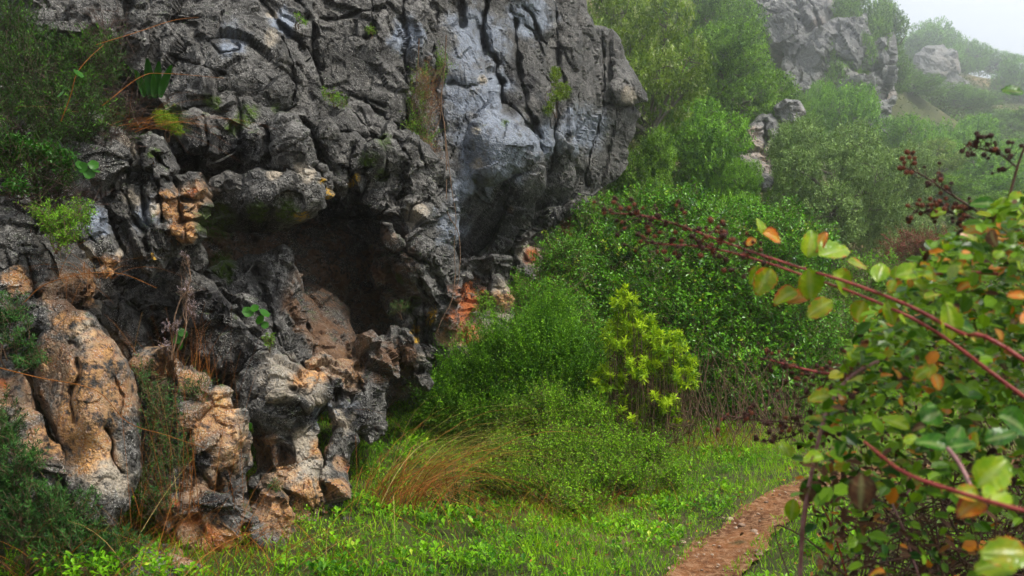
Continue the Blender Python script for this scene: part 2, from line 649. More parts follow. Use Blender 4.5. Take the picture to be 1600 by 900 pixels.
# ------------------------------------------------------------------ rock builder
OCHRE = [(130, 640, 60), (110, 590, 50), (160, 550, 45), (140, 700, 45), (90, 570, 45), (190, 620, 35), (30, 620, 45), (0, 620, 40), (60, 700, 35),
         (305, 300, 30), (290, 330, 28), (287, 357, 22), (258, 310, 12), (268, 325, 20), (170, 412, 18), (130, 455, 30), (90, 455, 34), (110, 500, 30), (30, 440, 25),
         (250, 572, 30), (300, 600, 22), (330, 655, 36), (350, 705, 38), (320, 760, 35), (305, 825, 30), (335, 832, 24), (420, 790, 32), (440, 745, 30), (480, 780, 36), (460, 825, 32),
         (250, 770, 22), (270, 800, 22), (520, 560, 34), (545, 590, 30), (500, 510, 26), (490, 580, 18), (532, 725, 14), (520, 770, 18), (540, 560, 26),
         (300, 460, 10), (725, 540, 26), (765, 540, 24), (700, 530, 16), (790, 470, 18), (560, 560, 16), (505, 545, 22), (475, 590, 20), (410, 700, 26), (500, 700, 16), (280, 870, 26), (590, 460, 10), (800, 330, 10)]
RED = [(735, 462, 26), (718, 497, 20), (735, 522, 18), (832, 398, 12), (755, 372, 7), (300, 300, 10), (892, 356, 15), (305, 812, 13), (332, 838, 14), (8, 605, 14), (283, 790, 9), (545, 735, 7), (540, 790, 9)]
PALE = [(440, 590, 34), (490, 600, 30), (480, 690, 26), (535, 655, 22), (480, 740, 34), (350, 640, 26), (365, 690, 22), (790, 460, 20), (780, 485, 22), (768, 368, 9), (757, 388, 9), (748, 402, 9), (778, 350, 8),
        (757, 122, 9), (748, 255, 10), (745, 205, 8), (650, 335, 16), (612, 372, 9), (210, 312, 16), (240, 325, 16), (528, 545, 14), (170, 750, 34), (150, 720, 44), (510, 530, 10), (185, 395, 8), (140, 395, 12),
        (420, 65, 12), (425, 20, 8), (730, 520, 22), (765, 520, 20), (190, 220, 10), (205, 232, 8), (130, 520, 20), (840, 400, 18), (820, 392, 16), (660, 560, 10), (985, 150, 14), (475, 270, 16), (430, 275, 12)]
BLUE = [(745, 60, 50), (750, 140, 60), (772, 225, 66), (740, 300, 44), (830, 25, 40), (720, 350, 40), (640, 60, 30), (360, 70, 26), (440, 30, 20), (230, 330, 24), (150, 350, 24), (500, 650, 26), (545, 640, 20), (910, 200, 40), (850, 220, 30)]
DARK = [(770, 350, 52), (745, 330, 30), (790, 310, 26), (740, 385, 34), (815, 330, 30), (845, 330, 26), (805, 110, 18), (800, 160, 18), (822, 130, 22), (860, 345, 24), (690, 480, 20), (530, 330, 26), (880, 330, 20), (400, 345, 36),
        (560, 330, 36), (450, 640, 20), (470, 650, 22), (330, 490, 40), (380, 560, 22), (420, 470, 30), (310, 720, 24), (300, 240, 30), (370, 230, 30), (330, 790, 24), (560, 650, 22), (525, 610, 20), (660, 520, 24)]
MOSS = [(275, 190, 22), (255, 180, 16), (385, 180, 18), (365, 195, 14), (335, 160, 12), (240, 240, 10), (880, 145, 12), (865, 115, 8), (857, 172, 9), (335, 345, 30), (400, 335, 20), (290, 720, 14), (600, 225, 14), (575, 250, 14), (640, 480, 12), (595, 270, 10),
        (430, 170, 8), (345, 410, 20), (240, 340, 6), (790, 190, 6), (620, 440, 10), (450, 330, 20), (270, 850, 12), (240, 850, 12), (340, 610, 7)]
YELLOW = [(513, 300, 8), (556, 278, 6), (552, 290, 6), (672, 500, 10), (650, 515, 7), (652, 530, 6), (242, 405, 6), (470, 335, 10), (492, 285, 5), (680, 488, 6)]
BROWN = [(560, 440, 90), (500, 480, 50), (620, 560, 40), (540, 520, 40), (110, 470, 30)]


def spot_mask(px, py, spots, wob):
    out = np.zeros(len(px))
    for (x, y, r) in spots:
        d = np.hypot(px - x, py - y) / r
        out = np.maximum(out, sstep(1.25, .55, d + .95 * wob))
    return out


def rough_outline(pts, lv=2, amp=.10, seed=1):
    r = random.Random(seed)
    P = [tuple(p) for p in pts]
    for k in range(lv):
        Q = []
        for i in range(len(P)):
            a, b = P[i], P[(i + 1) % len(P)]
            dx, dy = b[0] - a[0], b[1] - a[1]
            j = r.gauss(0, amp)
            Q += [a, ((a[0] + b[0]) / 2 - dy * j, (a[1] + b[1]) / 2 + dx * j)]
        P = Q
    return np.array(P)


ROCK_N = [0]


def grow_outline(pts, e):
    P = np.array(pts, float)
    a = .5 * np.sum(P[:, 0] * np.roll(P[:, 1], -1) - np.roll(P[:, 0], -1) * P[:, 1])
    t = unit(np.roll(P, -1, 0) - P)
    n = np.stack([t[:, 1], -t[:, 0]], 1) * (1 if a > 0 else -1)
    vn = n + np.roll(n, 1, 0)
    vn = vn / np.maximum((vn * vn).sum(1, keepdims=True), .8) * 2
    return P + vn * e * .8


def rock(name, outline, ctrl, parent, edge=14, rnd=.12, amp=1.0, step=2.6, thick=.6, stretch=(1, 1, 1), cracks=(), mat=None, fs=1.0, clean=0.0, grow=4):
    """a block of stone: outline as seen from the path, depths inside it, rounded edges, a real back"""
    ROCK_N[0] += 1
    seed = ROCK_N[0] * 13
    O = rough_outline(grow_outline(outline, grow), 2, .09, seed)
    edge, rnd = edge * .8, rnd * .75
    x0, y0 = O.min(0) - step
    x1, y1 = O.max(0) + step
    gx = np.arange(x0, x1 + step, step)
    gy = np.arange(y0, y1 + step, step)
    GX, GY = np.meshgrid(gx, gy)
    px, py = GX.ravel(), GY.ravel()
    inside = np.zeros(len(px), bool)
    dist = np.full(len(px), 9e9)
    npx, npy = px.copy(), py.copy()
    for i in range(len(O)):
        a, b = O[i], O[(i + 1) % len(O)]
        c = (a[1] > py) != (b[1] > py)
        xi = (b[0] - a[0]) * (py - a[1]) / (b[1] - a[1] + 1e-12) + a[0]
        inside ^= c & (px < xi)
        ab = b - a
        t = np.clip(((px - a[0]) * ab[0] + (py - a[1]) * ab[1]) / (ab @ ab + 1e-9), 0, 1)
        qx, qy = a[0] + t * ab[0], a[1] + t * ab[1]
        d = np.hypot(px - qx, py - qy)
        m = d < dist
        dist[m] = d[m]
        npx[m] = qx[m]
        npy[m] = qy[m]
    NX = len(gx)
    i0 = (np.arange(len(gy) - 1)[:, None] * NX + np.arange(NX - 1)[None, :]).ravel()
    quad = np.stack([i0, i0 + NX, i0 + NX + 1, i0 + 1], 1)
    quad = quad[inside[quad].all(1)]
    used = np.zeros(len(px), bool)
    used[quad.ravel()] = True
    remap = np.cumsum(used) - 1
    quad = remap[quad]
    e = np.concatenate([quad[:, [0, 1]], quad[:, [1, 2]], quad[:, [2, 3]], quad[:, [3, 0]]])
    key = e[:, 0].astype(np.int64) * 10_000_000 + e[:, 1]
    rev = e[:, 1].astype(np.int64) * 10_000_000 + e[:, 0]
    be = e[~np.isin(key, rev)]
    px, py, dist, npx, npy = px[used], py[used], dist[used], npx[used], npy[used]
    bv = np.unique(be)
    px[bv], py[bv] = npx[bv], npy[bv]
    dist[bv] = 0
    ctrl = np.asarray(ctrl, float)
    if len(ctrl) >= 4:
        wts = _rbf_fit(ctrl[:, :2] / 100, ctrl[:, 2], .25)
        dd = np.sqrt((((np.column_stack([px, py]) / 100)[:, None, :] - ctrl[None, :, :2] / 100) ** 2).sum(-1) + .0625)
        dep = dd @ wts[:-3] + wts[-3] + np.column_stack([px, py]) / 100 @ wts[-2:]
    else:
        dep = np.full(len(px), ctrl[:, 2].mean())
    dep0 = dep.copy()
    ew = edge * np.clip(1 + 1.1 * gnoise(np.column_stack([px, py, np.full(len(px), 7.7 * ROCK_N[0])]) / (edge * 2.2), 83), .35, 1.9)
    w_ = 1 - np.clip(dist / ew, 0, 1)
    dep = dep + rnd * (.62 * w_ + .38 * (1 - np.sqrt(np.clip(1 - w_ ** 2, 0, 1))))
    # cracks, ledges and hollows: (points, width px, depth m)
    for pts, wd, dp in cracks:
        P = rough_outline(list(pts) + list(pts)[::-1], 2, .08, seed + 3)[:len(pts) * 4]
        P = P[:(len(pts) - 1) * 4 + 1]
        dc = np.full(len(px), 9e9)
        for i in range(len(P) - 1):
            a, b = P[i], P[i + 1]
            ab = b - a
            t = np.clip(((px - a[0]) * ab[0] + (py - a[1]) * ab[1]) / (ab @ ab + 1e-9), 0, 1)
            dc = np.minimum(dc, np.hypot(px - a[0] - t * ab[0], py - a[1] - t * ab[1]))
        cn = gnoise(np.column_stack([px, py, np.full(len(px), 3.3 + seed)]) / 17, 87)
        cw = wd * np.clip(.62 + .75 * cn, .16, 1.3)
        dep = dep + dp * np.clip(1.0 + .9 * cn, .2, 1.5) * np.exp(-(dc / (cw * .7)) ** 2) + .3 * dp * np.exp(-(dc / (wd * 1.8)) ** 2)
    X = dep * (px - 800) / F
    Z = EYE + dep * (450 - py) / F
    V = np.column_stack([X, dep, Z])

    def normals(V):
        fn = np.cross(V[quad[:, 2]] - V[quad[:, 0]], V[quad[:, 3]] - V[quad[:, 1]])
        N = np.zeros_like(V)
        for k in range(4):
            np.add.at(N, quad[:, k], fn)
        return unit(N)

    N = normals(V)
    md = float(np.median(dep))
    sc = fs * (1.0 if md < 16 else 14.0 / md)
    st = np.array(stretch)
    for _ in range(8):                       # calm the normals so that the relief never folds over itself
        M = N.copy()
        for a_, b_ in ((0, 1), (1, 2), (2, 3), (3, 0), (0, 2), (1, 3)):
            np.add.at(M, quad[:, a_], N[quad[:, b_]])
            np.add.at(M, quad[:, b_], N[quad[:, a_]])
        N = unit(M)
    toward = unit(np.array((0, 0, EYE)) - V)
    N = unit(N * .55 + toward * .45)
    dq = dep0 + .30 * (dep - dep0)
    q = np.column_stack([dq * (px - 800) / F, dq, EYE + dq * (450 - py) / F]) * sc * st + ROCK_N[0] * 7.31
    wv = np.stack([gnoise(q * 2.3, seed), gnoise(q * 2.3, seed + 1), gnoise(q * 2.3, seed + 2)], 1)
    wp = q + .05 * wv
    msk = sstep(-.25, .35, gnoise(q * 1.1, seed + 9))
    low = .08 * fbm(q * .8, 3, seed + 7)
    # broken planes at three sizes: every piece a tilted facet, steps between them
    f1, f2, vec, r = cells(wp * np.array((1.9, 1.9, 2.4)), seed)
    big = np.clip((vec * r).sum(1), -.5, .5) * .20 + r[:, 0] * .035 - .06 * sstep(.05, 0, f2 - f1) * sstep(-.05, .45, gnoise(q * .7, seed + 31))
    f1, f2, vec, r = cells(wp * np.array((4.2, 4.2, 5.5)), seed + 1)
    mid = np.clip((vec * r).sum(1), -.5, .5) * .085 + r[:, 0] * .018 - .024 * sstep(.07, 0, f2 - f1) * msk * sstep(-.1, .4, gnoise(q * 1.3, seed + 33))
    f1, f2, vec, r = cells(wp * 12, seed + 2)
    sml = np.clip((vec * r).sum(1), -.5, .5) * .026 + r[:, 0] * .005
    # solution hollows: small cups that meet in sharp ridges
    c1 = cells(q * 8 + .35 * wv, seed + 3)[0]
    c2 = cells(q * 22 + .5 * wv, seed + 5)[0]
    cup = .022 * (c1 - .5) * (.25 + .75 * msk) + .012 * (c2 - .5) * (1.1 - .7 * msk)
    pit = -.03 * sstep(.42, .66, gnoise(q * 6.5, seed + 6)) * msk
    fine = .008 * fbm(q * 24, 3, seed + 8)
    k = 1 - clean
    disp0 = low * (1 - .4 * clean) + big * k + mid * k + sml * (1 - .5 * clean) + cup * (1 - .35 * clean) + pit * k + fine
    fade = np.clip(dist / 5, .35, 1)
    disp = amp * disp0 / sc * fade
    V = V + N * disp[:, None]
    # attributes
    wob = fbm(np.column_stack([px, py, np.full(len(px), seed * 1.0)]) / 22, 4, 11, .65)
    at_ = {n_: spot_mask(px, py, sp, wob) for n_, sp in (('ochre', OCHRE), ('red', RED), ('pale', PALE), ('blue', BLUE), ('dark', DARK), ('moss', MOSS), ('yellow', YELLOW), ('brown', BROWN))}
    if md > 16:
        for n_ in at_:
            at_[n_] = at_[n_] * 0
        at_['pale'] = sstep(.0, .35, fbm(V * .25, 3, 21)) * .55
        at_['ochre'] = sstep(.18, .4, fbm(V * .22 + 9, 3, 22)) * .4
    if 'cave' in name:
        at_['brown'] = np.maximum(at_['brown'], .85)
    # the back
    n0 = len(V)
    bmap = -np.ones(n0, int)
    bmap[bv] = np.arange(len(bv))
    cen = V.mean(0) + np.array((0, thick, 0)) * 1.1
    ray = unit(V[bv] - np.array((0, 0, EYE)))
    r1 = V[bv] + ray * thick * .55
    r1 = r1 + (cen - r1) * .10
    r2 = V[bv] + ray * thick
    r2 = r2 + (cen - r2) * .35
    nb = len(bv)
    VV = np.concatenate([V, r1, r2, (r2.mean(0) + np.array((0, .1 * thick, 0)))[None]])
    a, b = be[:, 0], be[:, 1]
    A1, B1 = n0 + bmap[a], n0 + bmap[b]
    A2, B2 = A1 + nb, B1 + nb
    side = np.concatenate([np.stack([b, a, A1, B1], 1), np.stack([B1, A1, A2, B2], 1)])
    cap = np.stack([B2, A2, np.full(len(be), n0 + 2 * nb)], 1)
    for n_ in at_:
        v = at_[n_]
        at_[n_] = np.concatenate([v, v[bv], v[bv], [0]])
    if parent is not None:
        VV = VV - np.array(parent.location)
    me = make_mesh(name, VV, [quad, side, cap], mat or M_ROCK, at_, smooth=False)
    return put(name, me, parent)


# ------------------------------------------------------------------ the near cliff
cliff = thing('limestone_cliff', (-3.2, 8.5, 1.0), 'weathered grey limestone cliff overhanging a dark cave on the left', 'cliff')
rock('rock_face', [(-260, -560), (300, -640), (760, -600), (900, -300), (880, 20), (850, 200), (830, 330), (800, 470), (780, 560), (640, 700), (480, 800), (300, 880), (100, 920), (-120, 900), (-280, 500)],
     [(-200, -500, 9), (-200, 800, 6.3), (100, 0, 9), (100, 450, 7.0), (100, 860, 6.2), (400, -500, 11), (400, 300, 10.0), (400, 700, 8.0), (560, 420, 10.6), (650, 640, 10.0), (700, -500, 12.5), (780, 300, 12.4), (760, 500, 12.0), (860, 100, 13.5)],
     cliff, 20, .3, 1.0, 5, 2.0)
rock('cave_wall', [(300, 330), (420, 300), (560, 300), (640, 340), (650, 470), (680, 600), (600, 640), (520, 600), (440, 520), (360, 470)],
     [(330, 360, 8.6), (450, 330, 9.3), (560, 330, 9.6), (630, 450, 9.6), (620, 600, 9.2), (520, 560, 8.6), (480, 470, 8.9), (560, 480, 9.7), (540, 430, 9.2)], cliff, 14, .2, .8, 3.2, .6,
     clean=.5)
# far buttress, with the ledge under its nose
rock('rock_face', [(820, -420), (900, -300), (900, -60), (912, 0), (926, 42), (962, 58), (975, 95), (985, 112), (1000, 136), (1009, 158), (984, 164), (1001, 182), (990, 205), (978, 232), (976, 262), (955, 282), (930, 300), (905, 318), (880, 345), (840, 345), (815, 200)],
     [(830, -300, 14), (900, -100, 14.3), (860, 60, 13.3), (900, 60, 13.2), (940, 80, 14.0), (975, 130, 14.6), (1003, 158, 15.2), (930, 160, 13.4), (885, 200, 12.9), (920, 250, 13.6), (960, 230, 14.6), (900, 320, 13.8), (860, 320, 13.6)],
     cliff, 16, .3, .9, 2.4, 1.8, (1, 1, .5),
     cracks=[([(942, 160), (975, 166), (1006, 162)], 4, .22), ([(940, 60), (944, 110), (940, 160), (925, 220), (915, 290)], 6, .28), ([(978, 100), (968, 130), (966, 160)], 5, .1), ([(960, 170), (950, 230), (940, 290)], 6, .12), ([(905, 60), (902, 120), (898, 180)], 4, .12)], clean=.35)
rock('rock_nose', [(958, 92), (975, 96), (987, 112), (1001, 137), (1009, 157), (985, 163), (962, 162), (955, 140), (962, 115)],
     [(965, 100, 14.2), (985, 125, 14.2), (1005, 155, 14.8), (965, 155, 13.9), (980, 140, 14.0)], cliff, 8, .15, .55, 2.2, .7, (1, 1, .6), clean=.5)
rock('rock_rib', [(826, 60), (850, -30), (880, -200), (905, -120), (898, 20), (905, 80), (900, 140), (893, 190), (902, 240), (893, 300), (870, 330), (850, 350), (820, 345), (835, 290), (846, 230), (835, 170), (820, 110)],
     [(850, 0, 12.9), (880, 60, 12.7), (840, 110, 12.2), (880, 150, 12.3), (870, 220, 12.1), (860, 300, 12.6), (840, 340, 12.9), (895, 260, 12.6)], cliff, 14, .3, .9, 2.3, .9, (1, 1, .45),
     cracks=[([(868, 20), (872, 90), (868, 160), (862, 250)], 4, .2), ([(850, 130), (858, 200), (850, 280)], 5, .16)], clean=.3)
# central blue-grey wall above the dark recess
rock('rock_face', [(672, -420), (760, -460), (880, -400), (905, -150), (862, -20), (868, 40), (850, 90), (856, 150), (862, 210), (850, 260), (842, 300), (830, 340), (800, 372), (760, 402), (728, 412), (712, 390), (702, 320), (690, 250), (684, 160), (676, 60), (668, -100)],
     [(690, -350, 11.6), (850, -350, 12.6), (690, 0, 10.6), (750, -60, 11.0), (840, 0, 11.9), (700, 130, 10.4), (750, 120, 10.5), (800, 110, 11.3), (845, 150, 11.4), (760, 190, 10.5), (710, 240, 10.3), (770, 250, 10.4), (835, 220, 11.1), (735, 310, 10.4), (780, 320, 11.0), (730, 370, 10.9), (770, 380, 11.7), (820, 330, 11.7)],
     cliff, 12, .25, .85, 2.3, 1.4, (1, 1, .55),
     cracks=[([(756, -20), (755, 40), (760, 80), (778, 100), (782, 150), (790, 170)], 7, .42), ([(800, 20), (806, 60), (812, 110), (822, 170), (845, 215)], 8, .3), ([(815, 10), (845, 60), (868, 100)], 5, .22),
             ([(822, 40), (850, 90), (880, 115)], 4, .18), ([(790, 170), (820, 190), (845, 235)], 6, .3), ([(700, 130), (730, 136), (765, 128)], 5, .12), ([(718, 0), (722, 40)], 12, .2), ([(735, 275), (780, 285)], 8, .12)], clean=.55)
rock('rock_bulge', [(722, 225), (735, 190), (758, 168), (790, 166), (812, 182), (830, 208), (846, 240), (848, 258), (832, 272), (800, 268), (778, 285), (750, 288), (725, 280), (716, 255)],
     [(730, 260, 10.4), (760, 190, 10.2), (790, 175, 10.6), (800, 220, 10.1), (840, 248, 10.7), (760, 270, 10.1), (820, 268, 10.7)], cliff, 18, .35, .7, 2.2, .6, clean=.6)
rock('rock_rib', [(838, 232), (850, 262), (846, 300), (818, 330), (800, 372), (780, 400), (760, 420), (740, 410), (765, 385), (782, 350), (790, 310), (800, 280)],
     [(842, 250, 10.9), (830, 310, 11.1), (800, 350, 11.2), (780, 390, 11.3), (750, 410, 11.2), (800, 300, 10.9)], cliff, 9, .2, .8, 2.2, .5, clean=.4)
rock('rock_ledge', [(712, 408), (740, 402), (775, 400), (800, 405), (790, 430), (765, 445), (748, 452), (725, 448), (712, 440)],
     [(715, 420, 10.2), (760, 415, 10.5), (795, 410, 10.9), (740, 445, 10.7)], cliff, 8, .2, .9, 2.2, .6)
rock('rock_underside', [(800, 372), (835, 335), (890, 318), (915, 300), (912, 330), (885, 352), (850, 388), (815, 420), (790, 425)],
     [(810, 400, 12.3), (840, 350, 12.5), (890, 330, 13.0), (860, 370, 12.9), (905, 315, 13.2)], cliff, 8, .2, 1.0, 2.4, .8)
# face between the hanging root and the upper left
rock('rock_face', [(478, -420), (690, -420), (684, -60), (690, 60), (688, 180), (696, 260), (700, 300), (660, 318), (618, 320), (560, 316), (528, 290), (512, 250), (500, 180), (486, 90), (480, 20)],
     [(500, -350, 10.4), (680, -350, 11.2), (510, 0, 9.3), (580, 0, 9.5), (660, 0, 10.2), (500, 120, 8.9), (560, 120, 9.1), (630, 60, 9.5), (640, 160, 9.4), (670, 130, 10.3), (670, 220, 9.8), (520, 200, 8.6), (590, 210, 8.8), (560, 290, 8.7), (620, 300, 9.0), (690, 290, 9.6)],
     cliff, 12, .22, 1.0, 2.3, 1.4, (1, 1, .8),
     cracks=[([(488, 10), (490, 60), (496, 120), (498, 160)], 5, .2), ([(600, 165), (560, 155), (505, 150)], 5, .16), ([(580, 0), (586, 50), (570, 60)], 5, .2), ([(630, 0), (640, 60), (634, 130), (640, 200)], 6, .22), ([(690, 0), (690, 100), (696, 170)], 9, .45), ([(570, 160), (600, 180), (620, 200)], 6, .2), ([(500, 30), (560, 20), (600, 10)], 4, .12)], clean=.2)
# diagonal ledges stepping down to the cave's lip
for o_, c_, cr_ in [
    ([(486, 165), (510, 150), (545, 170), (570, 200), (585, 222), (560, 232), (535, 214), (510, 196), (490, 190)], [(500, 165, 8.3), (540, 190, 8.3), (575, 220, 8.4), (520, 200, 8.2)], []),
    ([(545, 170), (575, 165), (600, 185), (615, 200), (610, 225), (585, 215), (560, 195)], [(555, 175, 8.6), (600, 190, 8.6), (600, 215, 8.5), (575, 200, 8.5)], []),
    ([(492, 190), (515, 188), (525, 205), (535, 250), (545, 290), (530, 310), (515, 290), (508, 250), (496, 220)], [(505, 200, 7.9), (525, 230, 7.9), (535, 290, 8.0), (515, 280, 7.9)], []),
    ([(524, 215), (555, 205), (572, 225), (585, 245), (575, 280), (560, 312), (538, 316), (530, 270), (520, 240)], [(540, 220, 8.0), (570, 240, 8.1), (560, 300, 8.2), (540, 300, 8.1)], [([(552, 230), (548, 270), (545, 300)], 4, .12)]),
    ([(575, 230), (620, 222), (640, 245), (632, 285), (618, 318), (585, 330), (562, 318), (572, 280)], [(590, 235, 8.1), (630, 245, 8.3), (610, 300, 8.3), (575, 310, 8.3)], [([(600, 240), (595, 280)], 4, .1)]),
    ([(615, 205), (640, 205), (660, 225), (680, 250), (705, 268), (704, 300), (680, 300), (640, 312), (628, 290), (636, 250)], [(625, 215, 8.5), (660, 240, 8.6), (695, 280, 9.0), (640, 300, 8.5)], [([(650, 215), (665, 260)], 4, .1)]),
    ([(492, 262), (510, 258), (520, 275), (521, 292), (512, 305), (500, 300), (494, 282)], [(500, 270, 7.4), (512, 270, 7.4), (515, 290, 7.4), (505, 295, 7.4)], []),
]:
    rock('rock_block', o_, c_, cliff, 12, .3, .9, 2.0, .5, cracks=cr_, clean=.12, grow=4)
# pillar right of the cave
rock('rock_pillar', [(597, 346), (612, 324), (642, 311), (672, 302), (692, 296), (706, 308), (714, 340), (714, 400), (716, 440), (718, 470), (712, 500), (702, 530), (690, 560), (668, 590), (648, 560), (640, 530), (622, 505), (600, 470), (584, 440), (586, 410), (594, 385)],
     [(600, 350, 8.5), (640, 330, 8.4), (690, 310, 8.8), (712, 350, 9.0), (650, 380, 8.2), (705, 420, 8.8), (600, 420, 8.8), (650, 440, 8.3), (690, 480, 8.5), (630, 490, 8.8), (660, 540, 8.7), (700, 530, 9.0), (590, 440, 9.1), (670, 580, 9.0)],
     cliff, 14, .3, 1.05, 2.1, .9, cracks=[([(598, 360), (630, 390), (650, 400)], 5, .14), ([(640, 400), (690, 440), (715, 480)], 6, .12), ([(655, 440), (664, 500), (668, 540)], 6, .16), ([(670, 312), (660, 318), (640, 330)], 4, .14), ([(640, 480), (650, 520)], 5, .15)])
rock('rock_block', [(598, 348), (612, 352), (622, 368), (632, 385), (618, 392), (602, 384), (597, 366)], [(605, 355, 8.2), (620, 370, 8.2), (610, 385, 8.25), (628, 384, 8.2)], cliff, 7, .12, .5, 2, .3, clean=.3)
# upper left wall
rock('rock_face', [(236, -420), (500, -420), (486, -40), (484, 40), (494, 110), (500, 170), (492, 200), (470, 185), (440, 175), (420, 188), (360, 190), (300, 185), (262, 178), (240, 120), (236, 40)],
     [(250, -350, 9.6), (480, -350, 9.8), (250, 0, 8.1), (350, 0, 8.2), (470, 0, 8.7), (250, 120, 7.7), (340, 60, 7.6), (345, 120, 7.3), (420, 60, 7.9), (460, 100, 7.9), (420, 140, 7.5), (490, 150, 8.2), (300, 170, 7.4), (470, 180, 7.8), (380, 180, 7.4)],
     cliff, 10, .2, 1.0, 2.2, 1.3, (1, 1, .9),
     cracks=[([(410, 0), (440, 40), (470, 60), (486, 90)], 6, .16), ([(320, 60), (345, 85), (375, 75)], 6, .12), ([(430, 45), (455, 100), (460, 130), (455, 165)], 5, .14), ([(430, 175), (450, 172), (462, 165)], 6, .2), ([(270, 30), (300, 40), (310, 60)], 12, .14), ([(250, 85), (300, 100), (350, 115)], 6, .1), ([(465, 0), (480, 30)], 8, .18)], clean=.25)
rock('rock_face', [(20, -420), (228, -420), (232, -40), (233, 40), (230, 68), (222, 62), (205, 45), (190, 60), (150, 40), (90, 60), (40, 30), (0, -40)],
     [(60, -350, 9.0), (210, -350, 9.3), (100, 0, 8.0), (215, 10, 7.7), (228, 60, 7.5), (150, 30, 7.8), (60, 20, 7.8)], cliff, 10, .2, 1.0, 2.6, 1.0, cracks=[([(190, -60), (195, 20), (185, 60)], 6, .2)])
rock('rock_block', [(196, 60), (212, 48), (231, 68), (230, 112), (214, 118), (195, 95)], [(205, 70, 7.5), (225, 75, 7.5), (225, 105, 7.5), (205, 95, 7.6)], cliff, 8, .15, .7, 2.2, .6)
# stacked blocks under the upper left wall
for n_, o_, c_, cr_ in [
    ('rock_block', [(318, 150), (345, 140), (385, 150), (430, 168), (430, 195), (400, 205), (350, 200), (320, 182)], [(330, 160, 7.3), (380, 160, 7.25), (420, 185, 7.3), (350, 195, 7.1)], [([(370, 150), (375, 195)], 4, .1)]),
    ('rock_block', [(284, 176), (310, 172), (338, 184), (346, 212), (342, 240), (318, 242), (292, 236), (276, 210)], [(290, 185, 7.0), (330, 190, 6.95), (335, 230, 7.0), (300, 230, 7.0)], [([(318, 180), (320, 240)], 4, .12)]),
    ('rock_block', [(340, 196), (372, 192), (380, 215), (376, 250), (350, 262), (326, 258), (330, 230)], [(350, 200, 7.2), (370, 215, 7.15), (365, 245, 7.15), (335, 250, 7.2)], []),
    ('rock_block', [(376, 196), (402, 194), (420, 215), (426, 240), (424, 264), (404, 270), (382, 262), (374, 235)], [(385, 205, 7.05), (412, 215, 7.0), (415, 255, 7.0), (390, 255, 7.05)], []),
    ('rock_block', [(418, 192), (440, 178), (466, 186), (482, 206), (494, 232), (500, 254), (488, 266), (450, 266), (428, 262), (420, 230)], [(430, 195, 7.0), (465, 195, 6.9), (490, 245, 6.95), (440, 255, 6.85), (455, 225, 6.8)], []),
    ('rock_slab', [(322, 300), (336, 278), (356, 268), (420, 273), (448, 272), (462, 266), (488, 266), (499, 282), (500, 318), (488, 338), (460, 350), (410, 366), (360, 366), (332, 350), (320, 325)],
     [(335, 290, 6.95), (400, 280, 6.85), (480, 275, 6.85), (490, 325, 7.0), (400, 320, 6.75), (340, 340, 7.2), (410, 358, 7.2), (460, 310, 6.8)], []),
]:
    rock(n_, o_, c_, cliff, 14, .34, .8, 2.0, .7, cracks=cr_, clean=.32, grow=3)
# tongue of bare brown and orange stone in the cave mouth
rock('cave_floor', [(478, 440), (505, 452), (528, 470), (545, 505), (553, 535), (545, 548), (556, 580), (530, 610), (500, 600), (478, 580), (492, 545), (478, 500), (470, 460)],
     [(490, 455, 8.4), (530, 490, 8.3), (548, 535, 8.0), (500, 520, 7.6), (510, 580, 7.1), (485, 575, 7.1), (545, 580, 7.3), (490, 490, 8.0)], cliff, 9, .2, .45, 2.1, .5,
     clean=.2)
# slabs leaning below the cave
rock('rock_slab', [(322, 424), (346, 412), (388, 396), (436, 388), (454, 398), (466, 430), (480, 466), (481, 496), (488, 535), (484, 560), (462, 570), (436, 550), (398, 520), (366, 482), (338, 452)],
     [(335, 425, 7.1), (400, 405, 7.3), (450, 405, 7.4), (475, 470, 7.2), (400, 470, 6.8), (440, 500, 6.7), (480, 550, 6.9), (450, 560, 6.6)], cliff, 12, .25, 1.0, 2.1, .6, cracks=[([(400, 420), (420, 480), (440, 540)], 6, .1)])
rock('rock_slab', [(268, 440), (290, 424), (316, 432), (340, 456), (366, 490), (396, 522), (426, 546), (418, 560), (396, 572), (382, 592), (352, 584), (322, 560), (296, 520), (276, 480)],
     [(285, 435, 6.7), (320, 445, 6.5), (370, 505, 6.3), (415, 548, 6.2), (380, 585, 6.3), (320, 520, 6.4), (290, 490, 6.6)], cliff, 11, .2, 1.0, 2.1, .6)
rock('rock_block', [(284, 384), (304, 378), (318, 392), (322, 412), (312, 430), (290, 428), (280, 408)], [(290, 390, 6.7), (310, 390, 6.7), (312, 420, 6.7), (290, 420, 6.7)], cliff, 8, .15, .7, 2.1, .4)
# the hollowed rock in the middle and its neighbours
rock('rock_buttress', [(402, 562), (430, 544), (452, 566), (476, 576), (504, 580), (518, 602), (512, 620), (496, 634), (486, 652), (494, 690), (500, 730), (508, 780), (500, 820), (470, 845), (430, 862), (392, 858), (384, 820), (396, 780), (398, 740), (400, 700), (396, 662), (380, 640), (374, 612), (376, 586)],
     [(400, 570, 6.15), (430, 552, 6.3), (440, 590, 5.95), (500, 590, 6.15), (510, 610, 6.1), (385, 610, 6.1), (430, 640, 5.9), (480, 650, 6.15), (440, 700, 6.0), (490, 700, 6.1), (420, 760, 5.85), (480, 770, 5.85), (500, 800, 5.9), (400, 840, 5.55), (450, 850, 5.5)],
     cliff, 13, .22, 1.0, 2.0, .9, cracks=[([(393, 615), (405, 625), (425, 630)], 9, .16), ([(456, 607), (460, 609)], 6, .08), ([(460, 640), (480, 645), (500, 632)], 10, .16), ([(440, 700), (446, 760), (440, 810)], 6, .1), ([(400, 690), (410, 740), (404, 780)], 7, .15)])
